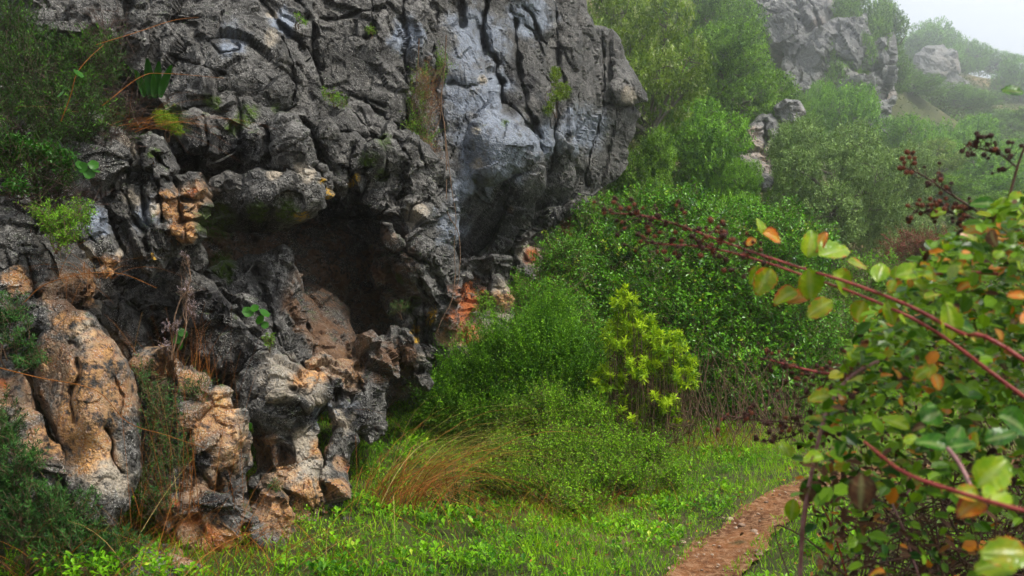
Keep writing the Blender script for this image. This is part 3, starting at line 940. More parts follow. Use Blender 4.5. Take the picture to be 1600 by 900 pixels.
rock('rock_buttress', [(484, 566), (500, 556), (520, 566), (548, 560), (566, 540), (560, 524), (582, 516), (604, 528), (612, 556), (616, 578), (604, 606), (606, 640), (600, 664), (588, 688), (572, 682), (552, 676), (536, 690), (520, 672), (512, 640), (518, 604), (504, 586)],
     [(495, 570, 6.7), (540, 575, 6.8), (585, 525, 7.6), (610, 570, 7.4), (560, 600, 6.8), (600, 640, 7.2), (530, 630, 6.5), (560, 660, 6.7), (585, 680, 7.0), (530, 675, 6.6)],
     cliff, 11, .22, 1.1, 2.0, .7, cracks=[([(520, 610), (545, 620), (560, 615)], 9, .16), ([(566, 560), (560, 590), (575, 640)], 6, .14)])
rock('rock_block', [(602, 530), (612, 512), (632, 514), (650, 534), (664, 556), (668, 578), (674, 596), (668, 606), (650, 598), (640, 580), (620, 570), (606, 552)],
     [(610, 525, 7.9), (640, 530, 7.8), (665, 570, 7.9), (670, 600, 8.0), (640, 565, 7.75), (615, 555, 7.9)], cliff, 8, .2, .8, 2.0, .5, cracks=[([(636, 582), (664, 578)], 4, .12)])
rock('rock_root', [(512, 700), (530, 676), (556, 676), (562, 690), (548, 704), (540, 740), (532, 776), (520, 806), (502, 812), (496, 780), (504, 740)],
     [(520, 700, 6.35), (550, 685, 6.5), (540, 730, 6.4), (505, 790, 5.95), (520, 795, 6.0), (525, 750, 6.2)], cliff, 8, .18, .8, 2.0, .4, (1.3, 1.3, .4))
# left hand rocks
for n_, o_, c_, cr_, am in [
    ('rock_face', [(-200, 180), (-40, 220), (12, 236), (28, 268), (18, 300), (46, 326), (62, 380), (88, 424), (92, 470), (118, 492), (100, 520), (50, 520), (0, 560), (-80, 600), (-200, 560)],
     [(-150, 250, 5.4), (0, 260, 5.7), (20, 280, 5.7), (0, 380, 5.3), (50, 380, 5.4), (80, 450, 5.3), (100, 500, 5.2), (0, 520, 5.1), (-150, 500, 4.9)], [([(20, 300), (0, 305), (-40, 300)], 6, .15), ([(40, 400), (60, 460)], 7, .12)], 1.0),
    ('rock_block', [(108, 192), (130, 180), (156, 188), (166, 205), (190, 196), (198, 225), (190, 250), (197, 272), (182, 302), (158, 292), (148, 270), (118, 246), (106, 220)], [(120, 195, 6.0), (150, 195, 5.95), (190, 215, 5.95), (150, 240, 5.85), (180, 285, 5.85), (190, 260, 5.9)], [([(165, 205), (160, 250), (165, 280)], 4, .12)], .9),
    ('rock_block', [(78, 316), (110, 306), (140, 305), (156, 316), (166, 344), (176, 378), (190, 400), (184, 420), (158, 426), (142, 408), (122, 376), (92, 364)], [(90, 330, 5.6), (145, 315, 5.6), (165, 360, 5.5), (180, 410, 5.5), (150, 390, 5.4), (110, 350, 5.45)], [([(130, 340), (150, 380)], 5, .1)], .9),
    ('rock_block', [(190, 228), (202, 212), (232, 204), (256, 214), (268, 240), (276, 264), (266, 284), (246, 280), (222, 262), (200, 264)], [(200, 235, 6.1), (235, 212, 6.1), (265, 260, 6.1), (225, 240, 5.95), (250, 275, 6.0)], [([(216, 225), (222, 262)], 5, .12), ([(238, 240), (262, 262)], 5, .12)], .9),
    ('rock_block', [(274, 274), (296, 268), (314, 272), (322, 290), (320, 308), (328, 322), (322, 340), (302, 350), (284, 346), (274, 318)], [(282, 280, 6.15), (312, 280, 6.1), (322, 325, 6.15), (290, 330, 6.05)], [([(280, 312), (320, 312)], 4, .09)], .7),
    ('rock_block', [(164, 312), (182, 296), (206, 286), (240, 284), (268, 288), (280, 312), (284, 345), (290, 372), (284, 398), (262, 402), (248, 424), (234, 432), (224, 418), (206, 386), (186, 352), (170, 334)],
     [(175, 315, 6.0), (220, 292, 5.95), (265, 300, 6.0), (280, 370, 6.05), (230, 340, 5.8), (240, 400, 5.8), (200, 350, 5.8), (238, 425, 5.9)], [([(220, 290), (226, 340)], 4, .14), ([(246, 290), (254, 345)], 5, .14), ([(192, 300), (215, 350), (230, 390)], 4, .1)], .9),
    ('rock_block', [(270, 352), (296, 346), (310, 352), (312, 366), (300, 378), (282, 382), (270, 370)], [(280, 358, 5.95), (305, 355, 5.95), (300, 372, 5.95), (280, 375, 5.95)], [([(286, 348), (292, 380)], 3, .06)], .5),
    ('rock_slab', [(160, 470), (184, 462), (206, 486), (226, 520), (236, 560), (220, 580), (196, 570), (176, 530), (160, 500)], [(170, 480, 6.4), (200, 490, 6.3), (225, 545, 6.2), (190, 540, 6.2)], [], .6),
]:
    rock(n_, o_, c_, cliff, 12, .26, am, 2.0, .6, cracks=cr_, clean=.15, grow=4)
# foot of the cliff beyond the pillar
for n_, o_, c_, am in [
    ('clay_bank', [(712, 448), (738, 440), (754, 448), (756, 470), (750, 492), (742, 512), (740, 545), (700, 560), (690, 530), (702, 500), (712, 480)], [(720, 455, 10.5), (750, 455, 10.6), (735, 490, 10.2), (710, 530, 9.8), (735, 540, 9.9)], .9),
    ('rock_slab', [(772, 438), (780, 432), (788, 448), (796, 462), (802, 478), (798, 500), (786, 514), (776, 500), (774, 470)], [(778, 440, 10.3), (798, 475, 10.2), (786, 505, 10.1), (778, 480, 10.2)], .6),
    ('rock_block', [(722, 520), (745, 500), (775, 505), (795, 512), (800, 560), (760, 580), (715, 570)], [(735, 520, 9.7), (780, 515, 9.9), (790, 560, 9.7), (730, 560, 9.5)], .9),
    ('clay_bank', [(806, 404), (824, 386), (842, 392), (852, 412), (842, 440), (815, 430)], [(815, 405, 12.2), (840, 400, 12.4), (840, 430, 12.2), (820, 425, 12.1)], .7),
    ('clay_bank', [(872, 366), (884, 346), (902, 344), (908, 358), (898, 374), (880, 380)], [(880, 360, 13.3), (900, 352, 13.4), (900, 370, 13.3), (880, 375, 13.3)], .6),
]:
    rock(n_, o_, c_, cliff, 8, .15, am, 2.1, .5)

# boulders lying free at the foot of the cliff
b1 = thing('boulder', at(140, 790, 4.75), 'tall smooth tan and orange boulder leaning at far left below the cliff', 'boulder')
rock('stone', [(66, 504), (92, 490), (124, 488), (148, 498), (168, 528), (188, 556), (208, 592), (214, 622), (210, 660), (214, 700), (220, 740), (202, 790), (170, 830), (128, 820), (102, 760), (94, 700), (74, 652), (54, 618), (50, 570), (60, 534)],
     [(75, 510, 5.05), (120, 495, 5.0), (160, 530, 4.95), (205, 605, 5.0), (130, 580, 4.75), (70, 600, 4.95), (140, 660, 4.65), (200, 680, 4.85), (110, 720, 4.75), (160, 760, 4.6), (205, 750, 4.8), (150, 815, 4.6)],
     b1, 16, .2, .55, 2.0, .6, (1, 1, .45), cracks=[([(165, 670), (172, 710), (188, 740)], 6, .14), ([(120, 560), (112, 610), (116, 660)], 7, .07), ([(178, 590), (185, 650)], 6, .05), ([(110, 534), (118, 540)], 6, .05)], clean=.65)
b2 = thing('boulder', at(20, 740, 4.6), 'narrow orange slab of rock at the left edge among dark shrubs', 'boulder')
rock('stone', [(-60, 580), (-10, 566), (14, 566), (30, 592), (44, 630), (62, 680), (80, 730), (70, 790), (20, 800), (-60, 780)], [(-40, 600, 4.8), (10, 575, 4.85), (40, 640, 4.75), (70, 740, 4.65), (0, 680, 4.6), (-40, 760, 4.5)], b2, 12, .18, .9, 2.2, .5, (1, 1, .5), cracks=[([(5, 580), (30, 660), (50, 730)], 5, .1)])
b3 = thing('boulder', at(330, 850, 5.2), 'pitted cream and ochre boulder behind dry stalks beside the hollowed rock', 'boulder')
rock('stone', [(214, 556), (236, 552), (264, 566), (296, 580), (322, 598), (340, 612), (358, 642), (380, 664), (392, 692), (396, 724), (386, 744), (394, 768), (380, 800), (350, 838), (320, 850), (300, 842), (296, 800), (304, 760), (312, 720), (306, 680), (288, 640), (262, 604), (232, 580)],
     [(225, 560, 5.75), (290, 585, 5.6), (345, 630, 5.55), (390, 710, 5.6), (340, 680, 5.35), (310, 620, 5.5), (370, 760, 5.35), (320, 780, 5.3), (320, 840, 5.2), (260, 590, 5.6)],
     b3, 12, .2, 1.15, 2.0, .6, cracks=[([(330, 655), (345, 668)], 7, .06), ([(372, 692), (376, 696)], 5, .05), ([(320, 700), (340, 740), (330, 790)], 8, .12)])
b4 = thing('boulder', at(290, 880, 5.05), 'orange stained broken rock with a black hollow under it', 'boulder')
rock('stone', [(236, 716), (262, 700), (288, 708), (300, 740), (318, 760), (352, 780), (350, 826), (336, 846), (318, 836), (300, 812), (276, 800), (262, 830), (244, 800), (236, 760)],
     [(245, 730, 5.25), (280, 715, 5.3), (310, 770, 5.15), (345, 800, 5.1), (330, 840, 5.05), (255, 790, 5.15), (280, 780, 5.2)], b4, 9, .15, 1.1, 2.0, .4)
b5 = thing('boulder', at(285, 905, 4.75), 'small cream rock in the grass at the bottom edge', 'boulder')
rock('stone', [(200, 862), (226, 846), (252, 852), (274, 852), (292, 868), (308, 890), (318, 930), (270, 950), (215, 930)], [(220, 860, 4.85), (260, 858, 4.85), (300, 890, 4.8), (250, 900, 4.6), (290, 930, 4.6)], b5, 9, .15, .8, 2.2, .35, cracks=[([(250, 852), (262, 890)], 5, .12)])
b6 = thing('boulder', at(425, 860, 5.4), 'low tan rock at the foot of the hollowed rock', 'boulder')
rock('stone', [(392, 790), (410, 768), (430, 762), (446, 790), (456, 824), (452, 856), (420, 872), (384, 868), (380, 830)], [(405, 785, 5.45), (430, 775, 5.5), (445, 830, 5.4), (400, 850, 5.25), (420, 815, 5.3)], b6, 9, .15, .9, 2.0, .35)
b7 = thing('boulder', at(540, 822, 6.0), 'small orange stone lying in green herbs beside the cliff foot', 'boulder')
rock('stone', [(528, 818), (538, 808), (552, 812), (556, 824), (544, 832), (530, 830)], [(535, 815, 6.0), (550, 816, 6.0), (548, 828, 5.95), (535, 828, 5.95)], b7, 5, .06, .35, 1.8, .12)

# ------------------------------------------------------------------ far rock walls
dc = thing('distant_cliff', at(1300, 245, 56), 'pale grey cliff far up the wooded hillside, veiled by mist', 'cliff')
rock('rock_face', [(1165, -260), (1320, -260), (1360, -40), (1340, 20), (1300, 40), (1290, 90), (1250, 110), (1230, 90), (1205, 70), (1180, 40), (1165, -20)],
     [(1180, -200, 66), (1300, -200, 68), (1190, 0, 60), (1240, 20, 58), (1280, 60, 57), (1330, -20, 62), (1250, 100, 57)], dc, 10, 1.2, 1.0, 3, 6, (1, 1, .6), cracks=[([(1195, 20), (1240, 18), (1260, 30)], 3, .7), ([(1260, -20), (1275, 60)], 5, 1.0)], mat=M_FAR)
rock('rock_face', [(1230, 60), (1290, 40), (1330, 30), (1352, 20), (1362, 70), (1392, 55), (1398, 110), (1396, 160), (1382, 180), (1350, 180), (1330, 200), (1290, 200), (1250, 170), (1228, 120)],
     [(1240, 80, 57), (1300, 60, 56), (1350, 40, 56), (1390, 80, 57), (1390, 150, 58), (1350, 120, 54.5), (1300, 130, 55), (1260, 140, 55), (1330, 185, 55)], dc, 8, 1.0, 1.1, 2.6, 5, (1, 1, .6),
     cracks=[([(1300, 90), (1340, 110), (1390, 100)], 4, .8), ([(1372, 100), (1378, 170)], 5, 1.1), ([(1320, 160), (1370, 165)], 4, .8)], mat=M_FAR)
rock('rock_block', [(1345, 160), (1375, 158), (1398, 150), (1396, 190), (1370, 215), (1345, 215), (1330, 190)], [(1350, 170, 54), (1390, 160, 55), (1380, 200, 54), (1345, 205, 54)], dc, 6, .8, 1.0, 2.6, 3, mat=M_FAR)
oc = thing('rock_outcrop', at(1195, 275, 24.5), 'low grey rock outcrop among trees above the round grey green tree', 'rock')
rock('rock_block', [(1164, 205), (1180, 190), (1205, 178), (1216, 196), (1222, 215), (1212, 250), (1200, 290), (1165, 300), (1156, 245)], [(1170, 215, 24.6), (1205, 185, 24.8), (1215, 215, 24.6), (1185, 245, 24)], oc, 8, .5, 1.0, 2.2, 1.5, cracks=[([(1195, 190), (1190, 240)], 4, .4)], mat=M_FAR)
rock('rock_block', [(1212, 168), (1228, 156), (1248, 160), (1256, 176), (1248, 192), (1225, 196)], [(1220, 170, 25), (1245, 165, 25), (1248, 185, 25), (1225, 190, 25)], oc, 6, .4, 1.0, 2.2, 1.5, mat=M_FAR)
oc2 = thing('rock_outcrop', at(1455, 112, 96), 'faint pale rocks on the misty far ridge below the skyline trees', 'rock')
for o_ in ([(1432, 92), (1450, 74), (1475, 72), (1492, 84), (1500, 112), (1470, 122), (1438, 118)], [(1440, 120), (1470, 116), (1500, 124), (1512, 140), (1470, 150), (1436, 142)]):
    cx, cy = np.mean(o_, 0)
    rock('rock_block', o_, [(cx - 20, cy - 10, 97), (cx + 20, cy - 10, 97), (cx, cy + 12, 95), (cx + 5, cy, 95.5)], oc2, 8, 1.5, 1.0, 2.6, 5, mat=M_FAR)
print('rocks', ROCK_N[0])

# ------------------------------------------------------------------ foliage materials
LM = {
    'oak': leaf_material('oak_leaf', (.034, .10, .008), (.19, .36, .025), None, .3, .45, .35),
    'olive': leaf_material('grey_green_leaf', (.065, .13, .03), (.24, .36, .10), None, .25, .5, .3),
    'lime': leaf_material('yellow_green_leaf', (.07, .14, .012), (.25, .37, .035), (.42, .48, .24), .4, .5, .3, .86),
    'bush': leaf_material('bush_leaf', (.040, .14, .007), (.21, .44, .018), None, .35, .42, .4),
    'lentisk': leaf_material('glossy_leaf', (.014, .085, .004), (.14, .38, .009), (.32, .40, .02), .3, .3, .55, .93),
    'lowleaf': leaf_material('low_shrub_leaf', (.03, .125, .004), (.24, .48, .010), None, .4, .42, .35),
    'reed': leaf_material('green_brown_blade', (.06, .11, .015), (.26, .20, .05), (.30, .38, .04), .25, .5, .25, .75),
    'broom': leaf_material('fine_broom_leaf', (.026, .11, .004), (.18, .40, .010), None, .3, .45, .35),
    'spurge': leaf_material('bright_spurge_leaf', (.12, .25, .005), (.42, .58, .014), None, .42, .45, .35),
    'herb': leaf_material('herb_leaf', (.03, .14, .002), (.22, .48, .006), (.44, .56, .04), .38, .4, .4, .93),
    'grass': leaf_material('grass_blade', (.06, .21, .003), (.30, .54, .010), (.38, .27, .07), .35, .5, .3, .9),
    'straw': leaf_material('dry_grass', (.12, .036, .008), (.34, .125, .026), (.44, .32, .12), .2, .6, .2, .85),
    'dark': leaf_material('dark_needle_leaf', (.008, .042, .008), (.045, .135, .02), None, .25, .45, .35),
    'rosemary': leaf_material('rosemary_leaf', (.010, .034, .005), (.045, .125, .012), (.10, .28, .012), .25, .5, .3, .8),
    'round': leaf_material('round_leaf', (.010, .06, .003), (.035, .15, .006), None, .35, .35, .45),
    'red': leaf_material('red_leaf', (.16, .03, .03), (.30, .08, .06), (.10, .15, .03), .3, .5, .3, .6),
    'moss': leaf_material('moss_tuft', (.08, .16, .006), (.22, .34, .015), None, .3, .6, .2),
    'dead': leaf_material('dead_leaf', (.022, .010, .006), (.085, .040, .018), (.20, .085, .018), .15, .6, .2, .9),
    'litter': leaf_material('fallen_leaf', (.05, .022, .010), (.22, .10, .03), (.42, .20, .05), .15, .6, .2, .85),
    'scrub': leaf_material('scrub_leaf', (.03, .065, .012), (.12, .17, .03), (.24, .13, .055), .3, .5, .3, .88),
    'flower': leaf_material('grey_lilac_seed_head', (.16, .12, .13), (.34, .28, .30), None, .2, .7, .1),
}


def lobe_points(c, r, n, shell=.5, seed=0, gap=.0, freq=2.0, flat=0.0):
    """points through an ellipsoid, thinned by noise so that the outline and the inside get gaps"""
    out, nor = [], []
    got = 0
    k = 0
    while got < n and k < 12:
        d = unit(rng.normal(size=(n * 2, 3)))
        rad = shell + (1 - shell) * rng.random(n * 2) ** .6
        lump = 1 + .28 * fbm(d * 1.9 + seed * 3.1, 3, seed)
        p = c + d * r * (rad * lump)[:, None]
        keep = gnoise(p * freq / max(np.mean(r), .05) + seed, seed + 2) > gap + rng.normal(0, .12, n * 2)
        if flat:
            keep &= d[:, 2] > -flat
        out.append(p[keep])
        nor.append(d[keep])
        got += keep.sum()
        k += 1
    return np.concatenate(out)[:n], np.concatenate(nor)[:n]


def limb(a, b, r0, r1, n=7, bend=.12):
    a, b = np.asarray(a, float), np.asarray(b, float)
    L = np.linalg.norm(b - a)
    m1 = a + (b - a) * .35 + rng.normal(0, bend * L, 3) * np.array((1, 1, .4)) + np.array((0, 0, .08 * L))
    m2 = a + (b - a) * .7 + rng.normal(0, bend * .7 * L, 3) * np.array((1, 1, .4)) + np.array((0, 0, .05 * L))
    return smooth_path([a, m1, m2, b], n), np.linspace(r0, r1, n)


def plant(name, label, cat, base, lobes, n, slen, nl, ll, lw, leaf, shape='diamond', twig=None, group=None, parts=('trunk', 'crown', 'twigs'),
          stem_r=.05, n_stem=5, upb=.5, droop=.1, spread=.9, shell=.45, gap=-.05, freq=2.4, seed=1, tip=0.0, up=.6, jit=.3, trunk=None, twig_r=None, tones=.6, long=.10):
    """a woody plant: lobes are (centre, radii); local to base"""
    base = np.asarray(base, float)
    root = thing(name, base, label, cat, group)
    vol = np.array([np.prod(r) ** .7 for c, r in lobes])
    cnt = np.maximum((n * vol / vol.sum()).astype(int), 8)
    LV, TW, BR = [], [], []
    if trunk is not None:
        pts, rad = trunk
        BR.append((pts, rad))
        foot = pts[-1]
        foot_r = rad[-1]
    else:
        foot, foot_r = np.array((0, 0, -.05)), stem_r
    for i, ((c, r), m) in enumerate(zip(lobes, cnt)):
        c, r = np.asarray(c, float), np.asarray(r, float)
        P, D = lobe_points(c, r, m, shell, seed * 7 + i, gap, freq)
        dirs = unit(D * .8 + np.array((0, 0, upb)) + rng.normal(0, .45, D.shape))
        ln = slen * rng.uniform(.6, 1.3, len(P)) * np.where(rng.random(len(P)) < long, rng.uniform(1.5, 2.4, len(P)), 1)
        P0 = P - dirs * ln[:, None] * .6
        p, d, nn, L, W = sprigs(P0, dirs, ln, nl, ll, lw, droop, spread, up, jit, tip)
        # tone: by sprig and by leaf
        t = np.repeat(np.clip(.5 + tones * gnoise(P * freq * 1.3 / max(r.mean(), .05) + 5, seed + 3) + rng.normal(0, .13, len(P)), 0, .999), nl)
        t = np.clip(t + rng.normal(0, .16, len(t)), 0, 1)
        LV.append((p, d, nn, L, W, t))
        TW.append((P0, dirs, ln))
        # limbs
        f0 = foot + rng.normal(0, stem_r * 1.5, 3) * np.array((1, 1, 0)) if trunk is None else foot
        main = limb(f0, c, foot_r * (.8 if trunk is not None else 1), stem_r * .35, 8)
        BR.append(main)
        for k in range(n_stem):
            q = P[rng.integers(len(P))]
            s0 = main[0][rng.integers(3, 8)]
            BR.append(limb(s0, s0 + (q - s0) * .92, stem_r * .32, stem_r * .06, 6, .1))
    p, d, nn, L, W, t = join_leaves(LV)
    V, Q = tubes(BR, 6)
    put(parts[0], make_mesh(parts[0], V, [Q], twig[0] if isinstance(twig, tuple) else (twig or M_BARK)), root)
    put(parts[1], leaf_mesh(parts[1], p, d, nn, L, W, t, LM[leaf], shape), root)['kind'] = 'stuff'
    if twig_r:
        C = np.concatenate([a for a, b, c in TW])
        DD = np.concatenate([b for a, b, c in TW])
        LL = np.concatenate([c for a, b, c in TW])
        put(parts[2], twig_mesh(parts[2], C, DD, LL, twig_r, twig[1] if isinstance(twig, tuple) else (twig or M_TWIG), droop), root)['kind'] = 'stuff'
    return root


# ------------------------------------------------------------------ background trees: five kinds, then copies
def random_lobes(H, R, n, r0, lo=.35, seed=1):
    r = random.Random(seed)
    out = [((0, 0, H * .62), (R * .55, R * .55, H * .28))]
    for i in range(n):
        a = i * 2.4 + r.uniform(-.4, .4)
        z = H * r.uniform(lo, .86)
        k = math.sqrt(max(.12, 1 - ((z / H - .5) / .52) ** 2))
        rr = R * r0 * r.uniform(.75, 1.25)
        out.append(((math.cos(a) * (R * k - rr * .7), math.sin(a) * (R * k - rr * .7), z), (rr, rr, rr * r.uniform(.6, .85))))
    return out


def trunk_of(H, r, lean=.1, seed=2):
    q = np.random.default_rng(seed)
    pts = smooth_path([(0, 0, -.3), (q.normal(0, lean), q.normal(0, lean), H * .15), (q.normal(0, lean) * 1.5, q.normal(0, lean) * 1.5, H * .34)], 8)
    return pts, np.linspace(r, r * .65, 8)


G_T = 'trees on the misty hillside'
PROTO = {
    'oak': (plant('oak_tree', '', 'tree', (0, 0, 0), random_lobes(5.0, 2.4, 13, .40, .28, 3), 3300, .42, 13, .10, .056, 'oak', trunk=trunk_of(5, .14), stem_r=.06, n_stem=7, seed=3, gap=0.08, shell=.62, freq=3.4, tones=.95), 5.0, 2.4),
    'olive': (plant('olive_tree', '', 'tree', (0, 0, 0), random_lobes(4.4, 2.5, 14, .38, .18, 5), 4200, .40, 13, .11, .044, 'olive', trunk=trunk_of(4.4, .15), stem_r=.05, n_stem=8, seed=5, gap=0.04, shell=.62, freq=3.4, tones=.95, upb=.7), 4.4, 2.5),
    'loose': (plant('lichened_tree', '', 'tree', (0, 0, 0), random_lobes(5.2, 2.3, 11, .36, .35, 7), 2100, .40, 12, .11, .058, 'lime', trunk=trunk_of(5.2, .12), stem_r=.055, n_stem=10, seed=7, gap=0.14, shell=.62, freq=3.4, tones=.95), 5.2, 2.3),
    'bush': (plant('bushy_tree', '', 'tree', (0, 0, 0), random_lobes(3.0, 2.0, 12, .42, .12, 9), 3200, .32, 12, .09, .052, 'bush', trunk=trunk_of(3.0, .1), stem_r=.04, n_stem=6, seed=9, gap=0.04, shell=.62, freq=3.4, tones=.95), 3.0, 2.0),
    'tall': (plant('hill_tree', '', 'tree', (0, 0, 0), random_lobes(5.5, 1.9, 12, .42, .3, 11), 2800, .40, 12, .10, .058, 'oak', trunk=trunk_of(5.5, .13), stem_r=.055, n_stem=6, seed=11, gap=0.1, shell=.62, freq=3.4, tones=.95), 5.5, 1.9),
}
USED = set()


def tree_at(kind, px, top, d, width, label, low=None):
    """crown centre px, pixel row of its top, metres away, pixel width"""
    root, H, R = PROTO[kind]
    x = d * (px - 800) / F
    z0 = float(ground_z([(x, d)])[0])
    zt = EYE + d * (450 - top) / F
    if low is not None:
        z0 = max(z0, EYE + d * (450 - low) / F) if low < 0 else EYE + d * (450 - low) / F
    sxy = width * d / F / 2 / R
    sz = min(max((zt - z0) / H, sxy * .55), sxy * 1.9)
    z0 = zt - sz * H if zt - sz * H < z0 + .4 else z0
    loc, rz = (x, d, z0), random.uniform(0, 6.28)
    if kind not in USED:
        USED.add(kind)
        root.location, root.rotation_euler, root.scale = loc, (0, 0, rz), (sxy, sxy, sz)
        return tag(root, label, None, G_T)
    return copy_tree(root, loc, rz, (sxy, sxy, sz), label, G_T)


TREES = [
    ('loose', 1000, -25, 21, 210, 'yellow green lichened tree just behind the top of the near cliff'),
    ('loose', 955, -90, 23, 190, 'sparse pale green tree rising over the cliff top at the top edge'),
    ('oak', 1105, -70, 37, 190, 'dark oak behind the lichened tree at the top edge'),
    ('oak', 1138, 40, 27, 185, 'large round oak in the middle of the misty slope'),
    ('bush', 1085, 130, 23, 180, 'dark green tree below the large oak, right of the cliff nose'),
    ('bush', 1045, 30, 29, 130, 'light green tree between the cliff nose and the large oak'),
    ('olive', 1300, 185, 20, 215, 'big rounded grey green olive tree in the middle distance'),
    ('olive', 1385, 225, 23, 160, 'grey green olive tree half behind the right side of the big one'),
    ('bush', 1110, 232, 16.5, 150, 'bright green bushy tree left of the big rounded olive'),
    ('tall', 1008, 195, 15.8, 110, 'slender dark tree growing against the right end of the near cliff'),
    ('oak', 1235, 145, 40, 90, 'small oak in front of the pale distant cliff'),
    ('bush', 1310, 112, 46, 120, 'green tree at the foot of the distant cliff'),
    ('oak', 1325, -25, 56, 90, 'oak growing on the ledge of the distant cliff'),
    ('tall', 1345, -45, 58, 90, 'dark tree standing on top of the distant cliff'),
    ('tall', 1385, -15, 62, 70, 'ragged tree at the right corner on top of the distant cliff'),
    ('bush', 1285, 60, 53, 70, 'small tree clinging to the middle of the distant cliff'),
    ('bush', 1425, 170, 50, 120, 'pale green tree right of the foot of the distant cliff'),
    ('oak', 1425, 110, 70, 90, 'hazy dark tree beside the right edge of the distant cliff'),
    ('oak', 1500, 128, 78, 140, 'wide dark tree on the hazy slope under the pale ridge rocks'),
    ('oak', 1570, 165, 66, 130, 'dark hazy tree at right edge of the slope'),
    ('bush', 1480, 170, 52, 140, 'bright green tree on the slope right of the distant cliff'),
    ('bush', 1520, 205, 42, 170, 'lime green tree behind the upper bramble berries'),
    ('bush', 1590, 240, 36, 170, 'deep green tree behind the bramble at the right edge'),
    ('loose', 1440, 215, 38, 120, 'pale yellow green tree behind the olives'),
    ('oak', 1465, 275, 30, 130, 'green tree low behind the left bramble berries'),
    ('oak', 1560, 300, 28, 160, 'dark green tree low behind the right bramble'),
    ('bush', 1465, 18, 104, 90, 'blue hazy tree standing tallest on the skyline'),
    ('bush', 1430, 48, 106, 60, 'small hazy tree on the skyline left of the tallest'),
    ('bush', 1510, 52, 106, 66, 'low hazy tree on the skyline right of the tallest'),
    ('bush', 1560, 76, 108, 64, 'faint round tree on the right skyline'),
    ('bush', 1595, 86, 92, 76, 'hazy tree at the right end of the skyline'),
    ('bush', 1190, 290, 14.5, 160, 'green tree in front of the big rounded olive, left of its trunk'),
    ('tall', 1010, -60, 45, 140, 'tall hazy tree high on the slope behind the lichened tree'),
    ('bush', 1150, 205, 21.5, 80, 'small green tree left of the low grey outcrop'),
    ('oak', 1232, 205, 23, 80, 'small dark tree right of the low grey outcrop'),
    ('bush', 1190, 110, 34, 80, 'pale green bushy tree over the low grey outcrop'),
]
for t_ in TREES:
    tree_at(*t_)

# low scrub that covers the hillside
n = 15000
d_ = 17 + 100 * rng.random(n) ** 1.3
px_ = np.where(rng.random(n) < .6, rng.uniform(900, 1750, n), rng.uniform(1600, 2500, n))
sx_ = d_ * (px_ - 800) / F
keep = fbm(np.column_stack([sx_ * .22, d_ * .22, d_ * 0]), 3, 31) > -.10
sx_, d_ = sx_[keep], d_[keep]
sz_ = ground_z(np.column_stack([sx_, d_]))
C0 = np.column_stack([sx_, d_, sz_])
dr = unit(np.column_stack([rng.normal(0, .5, len(C0)), rng.normal(0, .5, len(C0)), np.ones(len(C0))]))
sl = .25 * np.clip(d_ / 20, 1, 3.2) * rng.uniform(.5, 1.6, len(C0))
p, d, nn, L, W = sprigs(C0, dr, sl, 11, .09, .045, 0, 1.0, .6, .35)
gf = np.repeat(np.clip(d_ / 22, 1, 3.2), 11)
tn = np.repeat(np.clip(.45 + .5 * fbm(C0 * .2, 3, 41) + rng.normal(0, .1, len(C0)), 0, 1), 11)
p = p + rng.normal(0, 1, p.shape) * (np.repeat(sl, 11) * .35)[:, None] * np.array((1, 1, .2))
scrub = put('hillside_scrub', leaf_mesh('hillside_scrub', p, d, nn, L * gf, W * gf, np.clip(tn + rng.normal(0, .12, len(tn)), 0, 1), LM['scrub'], 'diamond'))
tag(scrub, 'low green and rusty scrub covering the misty hillside', 'scrub', kind='stuff')


# ------------------------------------------------------------------ shrubs in the middle of the picture
def lob(px, py, d, rx, ry, base, rd=None):
    c = at(px, py, d) - np.asarray(base)
    return c, (rx * d / F, (rd if rd else (rx + ry) * .45) * d / F, ry * d / F)


def gbase(px, d):
    x = d * (px - 800) / F
    return np.array((x, d, float(ground_z([(x, d)])[0])))


def bush_at(name, label, px, d, lobes, **kw):
    b = gbase(px, d)
    return plant(name, label, 'shrub', b, [lob(*l, b) for l in lobes], parts=('stems', 'foliage', 'twigs'), **kw)


bush_at('evergreen_shrub', 'large glossy dark green shrub filling the middle behind the yellow green spurge', 1150, 11.0,
        [(1150, 470, 11, 120, 110), (1215, 395, 11.2, 90, 85), (1090, 430, 10.8, 90, 80), (1240, 510, 10.6, 75, 95), (1140, 570, 10.3, 100, 80), (1060, 520, 10.4, 70, 90), (1180, 620, 10.4, 110, 60), (1160, 360, 11.6, 60, 50)],
        n=5200, slen=.30, nl=13, ll=.044, lw=.026, leaf='lentisk', shape='oval', twig=M_TWIG, twig_r=.0035, stem_r=.03, n_stem=10, seed=21, gap=-.12, freq=3.0, upb=.6)
bush_at('evergreen_shrub', 'dark green leafy shrub under the overhang at the right end of the near cliff', 960, 12.0,
        [(960, 420, 12, 80, 75), (1010, 350, 12.4, 70, 60), (900, 440, 11.6, 60, 60), (985, 500, 11.4, 80, 70), (1060, 340, 12.6, 60, 55), (940, 350, 13, 50, 45)],
        n=3600, slen=.30, nl=13, ll=.044, lw=.025, leaf='lentisk', shape='oval', twig=M_TWIG, twig_r=.0035, stem_r=.03, n_stem=9, seed=23, gap=-.08, freq=3.0, upb=.6)
bush_at('arching_shrub', 'green shrub with long arching sprays against the orange clay under the cliff', 860, 10.6,
        [(850, 470, 10.6, 65, 60), (880, 400, 10.8, 45, 45), (815, 490, 10.4, 35, 50), (900, 520, 10.2, 60, 60), (845, 545, 10.0, 60, 50)],
        n=2100, slen=.42, nl=18, ll=.032, lw=.016, leaf='lentisk', shape='oval', twig=M_TWIG, twig_r=.0032, stem_r=.022, n_stem=8, seed=25, gap=-.05, freq=2.6, upb=.55, droop=.25)
